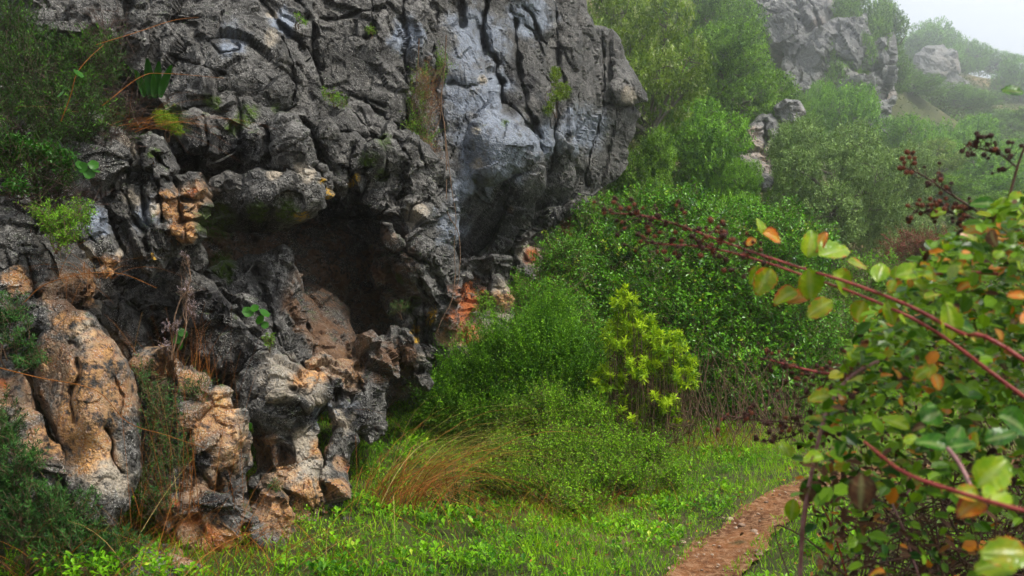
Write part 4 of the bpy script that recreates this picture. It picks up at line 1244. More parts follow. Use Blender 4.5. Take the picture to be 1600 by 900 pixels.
bush_at('broom_shrub', 'fine stemmed blue green broom at the foot of the pillar', 740, 8.7,
        [(735, 590, 8.8, 55, 70), (775, 560, 8.7, 50, 75), (705, 640, 8.6, 45, 55), (760, 650, 8.5, 60, 55), (680, 620, 8.8, 26, 40)],
        n=2600, slen=.36, nl=22, ll=.022, lw=.010, leaf='broom', twig=LM['broom'], twig_r=.0022, stem_r=.012, n_stem=12, seed=27, gap=-.15, freq=2.4, upb=1.3, spread=.75, shell=.2, long=.3)
bush_at('broom_shrub', 'fine stemmed dark broom between the pillar and the yellow green spurge', 860, 8.4,
        [(850, 560, 8.5, 60, 85), (900, 580, 8.4, 50, 80), (820, 640, 8.3, 60, 70), (890, 660, 8.2, 70, 55), (860, 500, 8.8, 45, 55)],
        n=3200, slen=.36, nl=22, ll=.023, lw=.011, leaf='broom', twig=LM['broom'], twig_r=.0022, stem_r=.012, n_stem=12, seed=29, gap=-.15, freq=2.4, upb=1.2, spread=.75, shell=.2, long=.3)
bush_at('low_shrub', 'low bright green small leaved shrub in front of the broom', 900, 7.3,
        [(860, 650, 7.9, 40, 50), (925, 665, 7.8, 34, 42), (812, 665, 8.0, 34, 44), (895, 700, 7.5, 44, 36), (840, 715, 7.3, 40, 34), (965, 705, 7.4, 40, 30), (785, 710, 7.5, 30, 30), (1010, 705, 7.6, 40, 24), (930, 745, 7.0, 44, 26), (870, 755, 6.8, 40, 24), (805, 750, 6.8, 36, 24), (985, 745, 7.0, 40, 20), (1045, 740, 7.1, 30, 14), (905, 785, 6.4, 50, 14), (760, 745, 7.0, 26, 20)],
        n=3600, slen=.30, nl=17, ll=.021, lw=.012, leaf='lowleaf', shape='oval', twig=M_TWIG, twig_r=.0018, stem_r=.006, n_stem=8, seed=31, gap=-.1, freq=2.6, upb=1.5, shell=.05, spread=.8, long=.35)
# spurge: tufts of bright leaves at the ends of reddish stems
b = gbase(1000, 8.1)
b_sp = thing('spurge_bush', b, 'bright yellow green spurge bush with reddish bare stems inside', 'shrub')
SP = []
for (x, y, rx, ry, m) in ((978, 478, 20, 26, 22), (1002, 512, 34, 22, 34), (1040, 545, 40, 26, 44), (962, 530, 26, 30, 34), (992, 575, 50, 26, 50), (1058, 590, 34, 22, 30), (950, 596, 34, 24, 32), (1022, 628, 44, 22, 36), (966, 645, 36, 26, 34), (1045, 655, 26, 18, 18), (990, 685, 44, 20, 28), (1075, 570, 12, 10, 8), (925, 640, 16, 16, 10)):
    m = int(m * 1.35)
    c = at(x, y, 8.1) - b
    P, D = lobe_points(c, np.array((rx, rx, ry)) * 8.1 / F, m, .3, x, -.05, 1.6)
    SP.append((P, D))
P = np.concatenate([a for a, _ in SP])
D = np.concatenate([a for _, a in SP])
dirs = unit(D * .8 + np.array((0, 0, .7)) + rng.normal(0, .3, D.shape))
p, d, nn, L, W = sprigs(P - dirs * .05, dirs, .085, 26, .058, .015, 0, .95, .5, .22, .35)
tn = np.clip(np.repeat(rng.uniform(.0, .85, len(P)), 26) + rng.normal(0, .15, len(p)), 0, 1)
put('foliage', leaf_mesh('foliage', p, d, nn, L, W, tn, LM['spurge'], 'diamond'), b_sp)['kind'] = 'stuff'
BR = []
for q, dd in zip(P[::2], dirs[::2]):
    f0 = np.array((rng.normal(0, .07), rng.normal(0, .06), -.03))
    if rng.random() < .6:
        f0 = q * .6 + np.array((rng.normal(0, .03), rng.normal(0, .03), -.05))
    BR.append((smooth_path([f0, f0 * .3 + q * .5 + np.array((q[0] * .3, q[1] * .3, -.10)), q - dd * .05], 7), np.linspace(.0042, .0025, 7)))
V, Q = tubes(BR, 4)
put('stems', make_mesh('stems', V, [Q], M_TWIG), b_sp)
dl = rng.integers(0, len(BR), 900)
pp = np.array([BR[i][0][rng.integers(3, 6)] for i in dl]) + rng.normal(0, .02, (900, 3))
put('withered_leaves', leaf_mesh('withered_leaves', pp, rng.normal(0, 1, (900, 3)) + np.array((0, 0, -.8)), rng.normal(0, 1, (900, 3)), .045, .011, rng.random(900), LM['dead']), b_sp)['kind'] = 'stuff'

b = gbase(1450, 14.5)
plant('red_leaved_shrub', 'reddish twiggy shrub behind the bramble leaves at right', 'shrub', b,
      [lob(1420, 385, 14.5, 45, 28, b), lob(1470, 390, 14.3, 50, 34, b), lob(1440, 430, 14.2, 60, 30, b), lob(1510, 400, 14.5, 40, 30, b)], 900, .35, 12, .04, .02, 'red', twig=M_REDTWIG, twig_r=.005, stem_r=.02, n_stem=14,
      seed=33, gap=.0, parts=('stems', 'foliage', 'twigs'))
bush_at('understorey_shrub', 'green shrub behind the bramble right of the glossy shrub', 1380, 12.5,
        [(1360, 450, 12.5, 70, 60), (1420, 480, 12.2, 70, 60), (1340, 530, 12.0, 60, 60), (1480, 480, 12.4, 80, 60), (1560, 470, 12.6, 80, 70)],
        n=2000, slen=.3, nl=13, ll=.045, lw=.025, leaf='bush', twig=M_TWIG, twig_r=.004, stem_r=.03, n_stem=7, seed=35, gap=-.05, upb=.6)

# bare twigs and dry stalks in the shade under the glossy shrub
b = gbase(1150, 9.2)
dt = thing('dry_twig_thicket', b, 'tangle of bare brown twigs in the shade below the glossy shrub', 'dead plant')
BR = []
for k in range(150):
    x0, y0 = rng.uniform(-.75, .85), rng.normal(0, .35)
    h = rng.uniform(.3, 1.0)
    tip = np.array((x0 + rng.normal(0, .25), y0 + rng.normal(0, .25), h))
    f0 = np.array((x0, y0, -.03))
    BR.append((smooth_path([f0, (f0 + tip) / 2 + rng.normal(0, .08, 3), tip], 6), np.linspace(.005, .0018, 6)))
V, Q = tubes(BR, 4)
put('twigs', make_mesh('twigs', V, [Q], M_TWIG), dt)['kind'] = 'stuff'


# ------------------------------------------------------------------ grasses
def tussock(name, label, base, n, lean, length, spread, arch, leaf='straw', width=.004, seg=8, cat='grass', base_r=.12, lift=.9, group=None):
    """arching blades from one foot"""
    base = np.asarray(base, float)
    root = thing(name, base, label, cat, group)
    a = rng.normal(0, spread, n)
    f0 = np.column_stack([rng.normal(0, base_r, n), rng.normal(0, base_r, n), np.full(n, -.02)])
    dx = np.column_stack([lean[0] + a, lean[1] + rng.normal(0, spread, n), lift + rng.normal(0, .15, n)])
    dx = unit(dx)
    ln = length * rng.uniform(.5, 1.15, n)
    t = np.linspace(0, 1, seg)
    C = f0[:, None, :] + dx[:, None, :] * (ln[:, None] * t)[..., None]
    hz = unit(np.column_stack([dx[:, 0], dx[:, 1], np.zeros(n)]))
    ar = arch * ln * rng.uniform(.6, 1.4, n)
    C[..., 2] -= ar[:, None] * t ** 2.2
    C += hz[:, None, :] * (ar[:, None] * .45 * t ** 2)[..., None]
    C += (rng.normal(0, .03, (n, 1, 3)) * (t ** 2)[None, :, None]) * ln[:, None, None]
    gz = ground_z((C[..., :2] + base[:2]).reshape(-1, 2)).reshape(n, seg) - base[2] + .015
    C[..., 2] = np.where(t[None, :] > .15, np.maximum(C[..., 2], gz), C[..., 2])
    sd = unit(np.cross(dx, rng.normal(0, 1, (n, 3))))
    wd = width * rng.uniform(.6, 1.4, n)[:, None, None] * (1 - .75 * t)[None, :, None]
    V = np.stack([C - sd[:, None, :] * wd / 2, C + sd[:, None, :] * wd / 2], 2).reshape(n, seg * 2, 3)
    k = np.arange(n)[:, None, None] * seg * 2 + np.arange(seg - 1)[None, :, None] * 2
    Q = (k + np.array([0, 1, 3, 2])[None, None, :]).reshape(-1, 4)
    tint = np.repeat(np.clip(rng.beta(2, 2, n), 0, 1), seg * 2)
    put('blades', make_mesh('blades', V.reshape(-1, 3), [Q], LM[leaf], {'tint': tint}), root)['kind'] = 'stuff'
    return root


def gb(px, py):
    """point on the near ground seen at that pixel"""
    d = EYE * F / (py - 450)
    for _ in range(6):
        x = d * (px - 800) / F
        d = (EYE - float(ground_z([(x, d)])[0])) * F / (py - 450)
    return np.array((d * (px - 800) / F, d, float(ground_z([(d * (px - 800) / F, d)])[0])))


tussock('dry_grass_tussock', 'large arching tussock of rust brown dry grass on the green herbs', gb(612, 790), 210, (.66, .04), 1.5, .50, .78, width=.0038, base_r=.17, lift=1.45)
tussock('dry_grass_tussock', 'finer greenish brown grass arching behind the rust brown tussock', gb(640, 765), 190, (.95, .10), 1.75, .30, .68, leaf='reed', width=.0028, base_r=.15, lift=1.45)
tussock('dry_grass_tussock', 'tuft of thin straw coloured stalks in front of the tan boulder', gb(250, 895) + np.array((-.25, -.1, 0)), 130, (.25, 0), .8, .45, .35, width=.0028, base_r=.3, lift=.9)
tussock('dry_grass_tussock', 'thin orange stalks crossing in front of the black hollow', gb(345, 888), 110, (.3, 0), .75, .5, .3, width=.0028, base_r=.22, lift=1.0)
tussock('dry_grass_tussock', 'dry stalks along the foot of the leftmost rocks', np.array((-2.05, 4.5, .1)), 120, (.1, 0), .75, .5, .35, width=.0028, base_r=.3, lift=.9)
tussock('dry_grass_tussock', 'sparse dry grass leaning right beside the low bright shrub', gb(900, 800), 90, (.1, 0), .4, .5, .3, width=.0035, base_r=.3, lift=.9)
tussock('dry_grass_tussock', 'brown grass at the shaded edge of the path under the bramble', gb(1110, 700), 160, (.1, 0), .5, .5, .4, width=.004, base_r=.35, lift=.8)
tussock('dry_grass_tussock', 'fine brown grass stems over the herbs right of the rust tussock', gb(820, 815), 120, (.2, 0), .45, .6, .3, width=.0026, base_r=.3, lift=.9)
tussock('dry_grass_tussock', 'reddish dry stems in front of the low bright shrub near the path', gb(980, 790), 90, (.0, 0), .4, .5, .3, width=.0028, base_r=.28, lift=.9)
tussock('dry_grass_tussock', 'thin brown stems at the bottom edge below the low tan rock', gb(480, 880), 80, (.2, 0), .5, .6, .3, width=.0026, base_r=.3, lift=.9)
tussock('grass_tuft', 'small clump of broad dark blades among herbs below the rust tussock', gb(712, 800), 40, (0, 0), .34, .35, .2, leaf='dark', width=.014, base_r=.05, lift=1.2, cat='plant')
tussock('stalk_clump', 'thicket of tall thin dry stalks between the tan and the pitted boulder', at(255, 790, 5.0), 65, (.02, 0), 1.05, .16, .12, width=.003, base_r=.16, lift=1.3)
tussock('stalk_clump', 'dry stalks at the dark hollow above the pitted boulder', at(290, 640, 5.75), 60, (.02, 0), .8, .22, .2, width=.003, base_r=.12, lift=1.3)
tussock('stalk_clump', 'long straw stalks bending over the ledge at upper left', at(205, 195, 5.9), 38, (.55, -.1), .7, .45, .45, width=.0024, base_r=.12, lift=.35)
tussock('stalk_clump', 'grass stalks hanging down over the left ledge below the rosemary', at(135, 430, 5.3), 40, (.1, -.35), .55, .3, .7, width=.003, base_r=.1, lift=.4)


# herbs and grass on the open ground
def open_ground(n, xr, yr, clear=.27):
    q = np.column_stack([rng.uniform(*xr, n), rng.uniform(*yr, n)])
    q = q[path_dist(q) > clear + .05 * gnoise(np.column_stack([q * 4, q[:, :1] * 0]), 3)]
    return q


q = open_ground(15000, (-2.6, 4.2), (3.4, 11.5))
patch = fbm(np.column_stack([q * .9, q[:, :1] * 0]), 3, 51)
near_cliff = sstep(1.6, -.4, q[:, 0] + (q[:, 1] - 5) * .12)
q = q[(patch + near_cliff * .45 > .0) & (gnoise(np.column_stack([q * 5, q[:, :1] * 0]), 58) > -.3)]
q = q[np.argsort(q[:, 1])]
zc = ground_z(q)
nl = 8
m = len(q)
az = rng.uniform(0, 6.28, (m, 1)) + np.arange(nl)[None, :] * 2.4
el = rng.uniform(.25, 1.1, (m, nl))
sz = np.where(gnoise(np.column_stack([q * 1.7, zc * 0]), 73) > .1, 1.25, .7)[:, None] * rng.uniform(.45, 1.3, (m, 1)) * rng.uniform(.7, 1.2, (m, nl))
D = np.stack([np.cos(az) * np.cos(el), np.sin(az) * np.cos(el), np.sin(el)], -1).reshape(-1, 3)
lump = .10 * sstep(.0, .5, gnoise(np.column_stack([q * 3.2, zc * 0]), 71))
P = np.repeat(np.column_stack([q, zc + rng.uniform(.0, .04, m) + lump * rng.random(m)]), nl, 0) + rng.normal(0, .014, (m * nl, 3))
N = np.stack([-np.cos(az) * np.sin(el), -np.sin(az) * np.sin(el), np.cos(el)], -1).reshape(-1, 3)
tone = np.repeat(np.clip(.45 + .8 * fbm(np.column_stack([q * 1.8, zc * 0]), 4, 52), 0, .9), nl)
herbs = put('herb_carpet', leaf_mesh('herb_carpet', P, D, N, .038 * sz.ravel(), .018 * sz.ravel(), np.clip(tone + rng.normal(0, .25, m * nl), 0, 1), LM['herb'], 'spoon'))
tag(herbs, 'carpet of bright green leafy herbs below the cliff', 'herbs', kind='stuff')

q = open_ground(110000, (-2.6, 6.5), (3.0, 14.5), .13)
patch = fbm(np.column_stack([q * .9, q[:, :1] * 0]), 3, 51)
q = q[((patch < .28) | (rng.random(len(q)) < .5)) & ((q[:, 0] > .1 + .3 * gnoise(np.column_stack([q * 2, q[:, :1] * 0]), 77)) | (rng.random(len(q)) < .65))]
zc = ground_z(q)
m = len(q)
D = unit(np.column_stack([rng.normal(0, .45, m), rng.normal(0, .45, m), np.ones(m)]))
pd = path_dist(q)
Lg = rng.uniform(.05, .16, m) * np.clip(.28 + pd * .9, .28, 1) * np.clip(.75 + .8 * gnoise(np.column_stack([q * 1.1, zc * 0]), 95), .45, 1.3)
tone = np.clip(.45 + .75 * fbm(np.column_stack([q * 1.4, zc * 0]), 4, 53) + rng.normal(0, .17, m), 0, 1)
grass = put('grass', leaf_mesh('grass', np.column_stack([q, zc - .004]), D, rng.normal(0, 1, (m, 3)) + np.array((0, 0, .3)), Lg, .006, tone, LM['grass'], 'blade'))
tag(grass, 'short bright green grass beside the path', 'grass', kind='stuff')

q = open_ground(3600, (-2.6, 4.2), (3.3, 11.5), .05)
q = q[gnoise(np.column_stack([q * 1.3, q[:, :1] * 0]), 91) > -.05]
zc = ground_z(q)
m = len(q)
litter = put('leaf_litter', leaf_mesh('leaf_litter', np.column_stack([q, zc + rng.uniform(.01, .07, m)]), rng.normal(0, 1, (m, 3)) * np.array((1, 1, .35)), rng.normal(0, .5, (m, 3)) + np.array((0, 0, 1)), rng.uniform(.02, .05, m), rng.uniform(.008, .022, m), rng.random(m), LM['litter'], 'oval'))
tag(litter, 'fallen brown and rusty leaves among the herbs', 'leaf litter', kind='stuff')

# pebbles on the path
pm = []
for v in range(3):
    dv = unit(rng.normal(size=(60, 3)))
    import bmesh
    bm = bmesh.new()
    bmesh.ops.create_icosphere(bm, subdivisions=2, radius=1)
    for vv in bm.verts:
        c = np.array(vv.co)[None]
        k = 1 + .3 * float(gnoise(c * 1.3 + v * 9, 3)[0])
        vv.co = vv.co * k
        vv.co.z *= .6
    me = bpy.data.meshes.new('pebble')
    bm.to_mesh(me)
    bm.free()
    pm.append(me)
m_peb, nt_, out_ = new_mat('pebble_stone')
g_ = NT(nt_)
oi = g_.n('ShaderNodeObjectInfo').outputs['Random']
bs_ = g_.n('ShaderNodeBsdfPrincipled')
g_.link(g_.mix(oi, (.16, .09, .055), (.36, .26, .18)), bs_.inputs['Base Color'])
bs_.inputs['Roughness'].default_value = .7
g_.link(bs_.outputs[0], out_.inputs[0])
for me in pm:
    me.materials.append(m_peb)
for k in range(130):
    i = rng.integers(25, 95)
    s = rng.uniform(-1.05, 1.05)
    c = PATH_C[i] + sd_[i] * s * .26 + rng.normal(0, .02, 2)
    r = float(rng.uniform(.004, .013) * (2.2 if rng.random() < .14 else 1))
    o = put('pebble', pm[k % 3], path)
    o.location = (c[0], c[1], float(ground_z([c])[0]) - .030 + .020 * s * s)
    o.rotation_euler = (rng.normal(0, .2), rng.normal(0, .2), rng.uniform(0, 6))
    o.scale = (r * rng.uniform(.9, 1.5), r, r)

# ------------------------------------------------------------------ plants growing on the rocks
def ledge_plant(name, label, lobes, n, slen, nl, ll, lw, leaf, shape='diamond', twig=None, twig_r=.002, seed=61, cat='plant', **kw):
    px, py, d = lobes[0][:3]
    b = at(lobes[0][0], max(l[1] + l[4] for l in lobes), d + .05)
    return plant(name, label, cat, b, [lob(*l, b) for l in lobes], n, slen, nl, ll, lw, leaf, shape, twig=twig or M_TWIG, twig_r=twig_r, seed=seed, parts=('stems', 'foliage', 'twigs'), stem_r=kw.pop('stem_r', .006), **kw)


ledge_plant('rosemary_shrub', 'dark green needle leaved shrub hanging over the upper left rocks', [(60, 110, 6.0, 75, 70), (110, 170, 5.8, 70, 60), (20, 200, 5.7, 60, 70), (150, 90, 6.2, 50, 50), (60, 260, 5.6, 60, 50), (10, 50, 6.2, 60, 60), (175, 200, 6.0, 30, 40), (-60, 120, 6, 80, 100)],
            1700, .22, 24, .028, .006, 'rosemary', twig=M_DARKTWIG, seed=61, cat='shrub', stem_r=.014, n_stem=16, upb=.8, spread=.7, gap=-.05, tones=.6)
ledge_plant('dry_twig_tangle', 'tangle of dry purplish brown twigs on the upper left ledge', [(170, 60, 6.5, 40, 60), (200, 160, 6.1, 45, 45), (180, 210, 5.9, 40, 30), (90, 300, 5.6, 80, 40)], 300, .3, 2, .012, .006, 'dead', twig=M_DARKTWIG, seed=63, cat='dead plant', stem_r=.008, n_stem=34, gap=-.3, upb=.4, twig_r=.0022)
ledge_plant('leafy_ledge_plant', 'fresh green feathery plant on the left ledge above the hollow', [(88, 345, 5.25, 26, 26), (125, 330, 5.25, 26, 22), (105, 365, 5.2, 24, 18), (70, 330, 5.3, 18, 18)], 190, .12, 16, .024, .007, 'bush', seed=65, upb=1.0)
ledge_plant('leafy_ledge_plant', 'green creeping plant at left edge under the dark shrub', [(20, 225, 5.6, 26, 18), (60, 235, 5.5, 30, 14), (95, 250, 5.5, 26, 14), (30, 290, 5.4, 20, 14)], 130, .10, 10, .026, .014, 'round', 'oval', seed=67, upb=.8)
ledge_plant('moss_cushion', 'yellow green moss cushion on the ledge below the lily leaves', [(262, 190, 6.75, 20, 13), (250, 180, 6.8, 14, 10), (276, 203, 6.75, 12, 9)], 500, .035, 8, .012, .005, 'moss', seed=69, upb=1.0, twig_r=None)
ledge_plant('crack_plant', 'green and straw plants growing in the tall crack of the cliff face', [(658, 130, 9.3, 18, 36), (650, 175, 9.2, 22, 36), (668, 210, 9.15, 20, 30), (645, 200, 9.1, 14, 22), (690, 100, 9.6, 14, 26)], 210, .16, 16, .022, .008, 'bush', seed=71, upb=.9, stem_r=.006, n_stem=8)
ledge_plant('crack_plant', 'dry straw coloured tuft hanging in the tall crack', [(665, 120, 9.2, 16, 40), (670, 160, 9.1, 16, 40), (678, 240, 9.1, 18, 26), (660, 230, 9.05, 16, 26)], 190, .22, 9, .03, .004, 'straw', seed=72, upb=.2, droop=.5, stem_r=.005, n_stem=8)
ledge_plant('wall_plant', 'bright green moss and leaves on the right part of the cliff face', [(868, 120, 11.4, 8, 18), (880, 142, 11.4, 13, 14), (858, 168, 11.3, 9, 10), (866, 150, 11.3, 10, 10)], 230, .07, 10, .022, .012, 'moss', 'oval', seed=73, upb=.4)
ledge_plant('wall_plant', 'green fern tuft at the ledge in the middle of the cliff', [(522, 152, 8.35, 16, 9), (535, 160, 8.3, 12, 8), (508, 146, 8.4, 10, 8)], 60, .09, 14, .018, .007, 'bush', seed=75, upb=.8)
ledge_plant('wall_plant', 'tiny green plant on the top middle of the cliff', [(580, 46, 9.1, 8, 7)], 22, .06, 10, .016, .008, 'bush', seed=77)
ledge_plant('wall_plant', 'small green tuft at the upper rim of the left wall', [(466, 26, 8.3, 9, 7), (474, 32, 8.3, 7, 5)], 22, .06, 10, .016, .008, 'bush', seed=78)
ledge_plant('wall_plant', 'small green spurge tuft on the lip right of the cave', [(626, 476, 8.1, 15, 9), (618, 484, 8.1, 10, 7)], 40, .07, 14, .018, .006, 'dark', seed=79, upb=.7)
ledge_plant('wall_plant', 'green tuft at the base of the dark slab', [(420, 530, 6.1, 9, 9)], 34, .05, 10, .013, .008, 'bush', seed=81)
ledge_plant('wall_plant', 'blue green tuft low on the hollowed rock', [(430, 760, 5.55, 9, 9)], 26, .06, 14, .02, .005, 'dark', seed=82)
ledge_plant('wall_plant', 'green plants on the clay at the cliff foot beyond the pillar', [(755, 480, 10.0, 20, 26), (735, 515, 9.8, 24, 18), (775, 530, 9.6, 22, 20)], 160, .14, 12, .024, .012, 'bush', 'oval', seed=83)
ledge_plant('shaded_plant', 'dark green weeds in the gap between the tan and the pitted boulder', [(250, 640, 5.15, 30, 50), (265, 700, 5.1, 34, 40), (245, 760, 5.0, 30, 40), (300, 600, 5.4, 24, 20), (225, 590, 5.3, 14, 30)], 330, .14, 14, .022, .007, 'dark', seed=85, upb=.9)
ledge_plant('spurge_cushion', 'dark blue green spurge covering the bottom left corner', [(40, 800, 4.35, 60, 50), (100, 800, 4.4, 50, 40), (20, 720, 4.4, 40, 50), (110, 850, 4.3, 60, 40), (-40, 780, 4.3, 50, 80), (170, 860, 4.4, 60, 30), (0, 660, 4.5, 30, 40)],
            700, .13, 30, .026, .0055, 'dark', seed=87, cat='shrub', upb=1.1, spread=.75, tip=.3, n_stem=10, tones=.5)
ledge_plant('spurge_cushion', 'grey green spurge tufts at the left edge beside the tan boulder', [(15, 480, 4.8, 26, 30), (25, 520, 4.75, 26, 26), (45, 555, 4.7, 26, 24), (-20, 500, 4.8, 30, 40)], 150, .11, 28, .026, .006, 'dark', seed=89, cat='shrub', upb=.9, tip=.3)
ledge_plant('seed_head_plant', 'grey lilac dry seed heads in front of the dark hollow', [(268, 510, 5.5, 14, 12), (292, 450, 5.6, 12, 12), (258, 540, 5.5, 10, 10), (300, 480, 5.7, 14, 16), (290, 400, 5.6, 6, 6)], 90, .05, 12, .012, .006, 'flower', seed=91, n_stem=10)
ledge_plant('green_rosettes', 'fresh light green leafy weeds at the bottom left edge', [(190, 880, 4.2, 60, 22), (110, 885, 4.15, 50, 18), (250, 885, 4.3, 30, 20)], 70, .10, 8, .042, .016, 'herb', 'spoon', seed=93, upb=.9, twig_r=None)


def round_leaves(label, spots, d, leaf='round', name='navelwort', size=1.0):
    """round stalked leaves on a rock"""
    root = thing(name, at(*np.mean(np.array(spots)[:, :2], 0), d + .1), label, 'plant')
    loc = np.array(root.location)
    BR = []
    foot = np.array((0, 0, -.02))
    for (x, y, r) in spots:
        c = at(x, y, d) - loc
        rr = r * d / F * size
        k = 12
        a = np.arange(k) * 2 * math.pi / k
        n = unit(np.array((rng.normal(0, .4), -.75 + rng.normal(0, .25), .35 + rng.normal(0, .2))))
        u = unit(np.cross(n, np.array((1, 0, 0.1))))
        v = np.cross(n, u)
        ring = c + rr * (1 + .08 * np.sin(a * 5))[:, None] * (np.cos(a)[:, None] * u + np.sin(a)[:, None] * v) + n * rr * .18
        mid = c + rr * .55 * (np.cos(a)[:, None] * u + np.sin(a)[:, None] * v) + n * rr * .12
        V = np.concatenate([ring, mid, c[None]])
        i = np.arange(k)
        j = (i + 1) % k
        me = make_mesh('leaf', V, [np.stack([i, j, k + j, k + i], 1), np.stack([k + i, k + j, np.full(k, 2 * k)], 1)], LM[leaf], {'tint': np.full(len(V), rng.uniform(.3, .95))})
        lf = put('leaf', me, root)
        V, Q = tubes([(smooth_path([foot, (foot + c) / 2 + np.array((0, -.02, .01)), c], 6), np.full(6, .0018))], 4)
        put('stalk', make_mesh('stalk', V, [Q], LM['round'], {'tint': np.full(len(V), .4)}), lf)
    return root


round_leaves('round green leaves on the dark slab below the cave', [(388, 488, 9), (398, 482, 7), (413, 490, 9), (407, 500, 8), (414, 508, 6), (384, 484, 5)], 6.35)
round_leaves('round green leaves in the dark gap beside the seed heads', [(284, 520, 8), (276, 530, 8), (283, 540, 7), (290, 525, 6)], 5.75)
round_leaves('round green leaves under the pale block at left', [(130, 262, 9), (146, 258, 8), (140, 272, 9), (124, 258, 7), (150, 268, 6)], 5.5)
round_leaves('pair of green leaves in the crevice left of the hollowed rock', [(381, 643, 8), (389, 668, 8)], 5.75)
round_leaves('two round leaves on a stem among the dark shrub twigs', [(122, 116, 9), (96, 148, 7)], 5.2)

# lily leaves standing on the upper left ledge
b = at(240, 150, 6.9)
lily = thing('lily_plant', b, 'broad upright dark green leaves on the upper left ledge', 'plant')
for k, (dx, h, wd, ln) in enumerate(((-.03, .30, .075, .0), (.02, .27, .07, .05), (.07, .24, .07, .10), (-.05, .2, .06, -.05), (.03, .16, .05, .02))):
    t = np.linspace(0, 1, 9)
    wid = wd * np.sin(np.pi * np.clip(t * .86 + .09, 0, 1)) ** .8
    c = np.column_stack([dx + ln * t ** 1.5, -.02 * k - .05 * t ** 2, h * t - .02])
    V = np.concatenate([c - np.column_stack([wid / 2, 0 * t, 0 * t]), c + np.array((0, .016, 0)), c + np.column_stack([wid / 2, 0 * t, 0 * t])])
    i = np.arange(8)
    put('leaf', make_mesh('leaf', V, [np.stack([i, i + 9, i + 10, i + 1], 1), np.stack([i + 9, i + 18, i + 19, i + 10], 1)], LM['round'], {'tint': np.full(27, .12 + .08 * k)}), lily)

# the root that hangs down the cliff, and twigs beside it
b = at(700, 60, 9.4)
hr = thing('hanging_root', b, 'thin brown root hanging down the cliff right of the pillar', 'root')
for pts in ([(655, 60), (652, 100), (648, 140), (655, 190)], [(700, 55), (697, 100), (690, 160), (694, 190), (700, 250), (706, 300), (712, 340), (708, 380), (712, 430)], [(694, 190), (700, 260), (698, 330), (716, 360), (718, 400), (714, 450)], [(690, 160), (675, 175), (668, 200)], [(697, 100), (680, 120), (668, 150)], [(712, 430), (706, 470), (690, 500), (684, 520)]):
    P = smooth_path([at(x + rng.normal(0, 1), y, 9.15 - max(0, (y - 150)) * .0016) - b for x, y in pts], 18)
    V, Q = tubes([(P, np.linspace(.006, .0025, 18))], 5)
    put('strand', make_mesh('strand', V, [Q], M_TWIG), hr)

# straw stalks that cross the left rocks
for lab, pts in (('long curved dry stalk over the dark hollow at left', [(38, 472, 4.9), (70, 445, 4.9), (130, 428, 4.9), (190, 428, 4.95), (245, 450, 5.0)]),
                 ('straight dry stalk lying across the upper left wall', [(150, 70, 6), (215, 50, 6.2), (270, 32, 6.6), (310, 27, 7.0)]),
                 ('thin dry stalk crossing left of the slab block', [(160, 165, 5.9), (220, 120, 6.2), (260, 115, 6.6), (350, 122, 6.8)]),
                 ('yellow stem leaning up through the dark shrub', [(95, 190, 5.3), (110, 150, 5.3), (120, 115, 5.3), (140, 90, 5.4), (162, 70, 5.5)]),
                 ('long pale stalk slanting over the grass by the rust tussock', [(610, 797, 5.9), (650, 825, 5.6), (700, 850, 5.3), (740, 900, 5.0)]),
                 ('pale stalk bending across the tan boulder', [(0, 575, 4.4), (60, 590, 4.4), (150, 610, 4.45), (200, 660, 4.5), (260, 680, 4.6), (320, 700, 4.7)])):
    b = at(*pts[0])
    P = smooth_path([at(*q_) - b for q_ in pts], 26)
    V, Q = tubes([(P, np.linspace(.0028, .0013, 26))], 5)
    o = put('dry_stalk', make_mesh('dry_stalk', V, [Q], LM['straw'], {'tint': np.full(len(V), .5)}))
    o.location = b
    tag(o, lab, 'stalk', 'loose dry stalks')


# ------------------------------------------------------------------ the bramble in front at right
def bramble_leaf_material(name, body, body2, rim, rim_from, under, rough=.26):
    m, nt, out = new_mat(name)
    g = NT(nt)
    geo = g.n('ShaderNodeNewGeometry')
    tc = g.n('ShaderNodeTexCoord').outputs['Object']
    oi = g.n('ShaderNodeObjectInfo')
    rnd_ = oi.outputs['Random']
    mp = g.n('ShaderNodeVectorMath', operation='ADD')
    g.link(tc, mp.inputs[0])
    cmb = g.n('ShaderNodeCombineXYZ')
    for k in range(3):
        g.link(g.math('MULTIPLY', rnd_, 40.0 + k * 13), cmb.inputs[k])
    g.link(cmb.outputs[0], mp.inputs[1])
    n1 = g.noise(mp.outputs[0], 2.4, 3, .6)
    n2 = g.noise(mp.outputs[0], 9, 3, .6)
    col = g.mix(g.ramp(n1, .35, .65), body, body2)
    e = g.attr('edge')
    col = g.mix(g.ramp(g.math('ADD', e, g.math('MULTIPLY', g.math('SUBTRACT', n1, .5), 1.3)), rim_from, rim_from + .22), col, rim)
    col = g.mix(g.math('MULTIPLY', g.ramp(n2, .62, .7), .6), col, (.12, .035, .01))
    col = g.mix(g.math('MULTIPLY', g.attr('vein'), .35), col, (.45, .5, .2))
    col = g.mix(g.math('MULTIPLY', geo.outputs['Backfacing'], .35), col, under)
    bs = g.n('ShaderNodeBsdfPrincipled')
    g.link(col, bs.inputs['Base Color'])
    bs.inputs['Roughness'].default_value = rough
    bs.inputs['Specular IOR Level'].default_value = .2
    g.link(g.bump(g.attr('vein'), .5, .004), bs.inputs['Normal'])
    tr = g.n('ShaderNodeBsdfTranslucent')
    g.link(col, tr.inputs[0])
    mx = g.n('ShaderNodeMixShader')
    mx.inputs[0].default_value = .38
    g.link(bs.outputs[0], mx.inputs[1])
    g.link(tr.outputs[0], mx.inputs[2])
    g.link(mx.outputs[0], out.inputs[0])
    return m


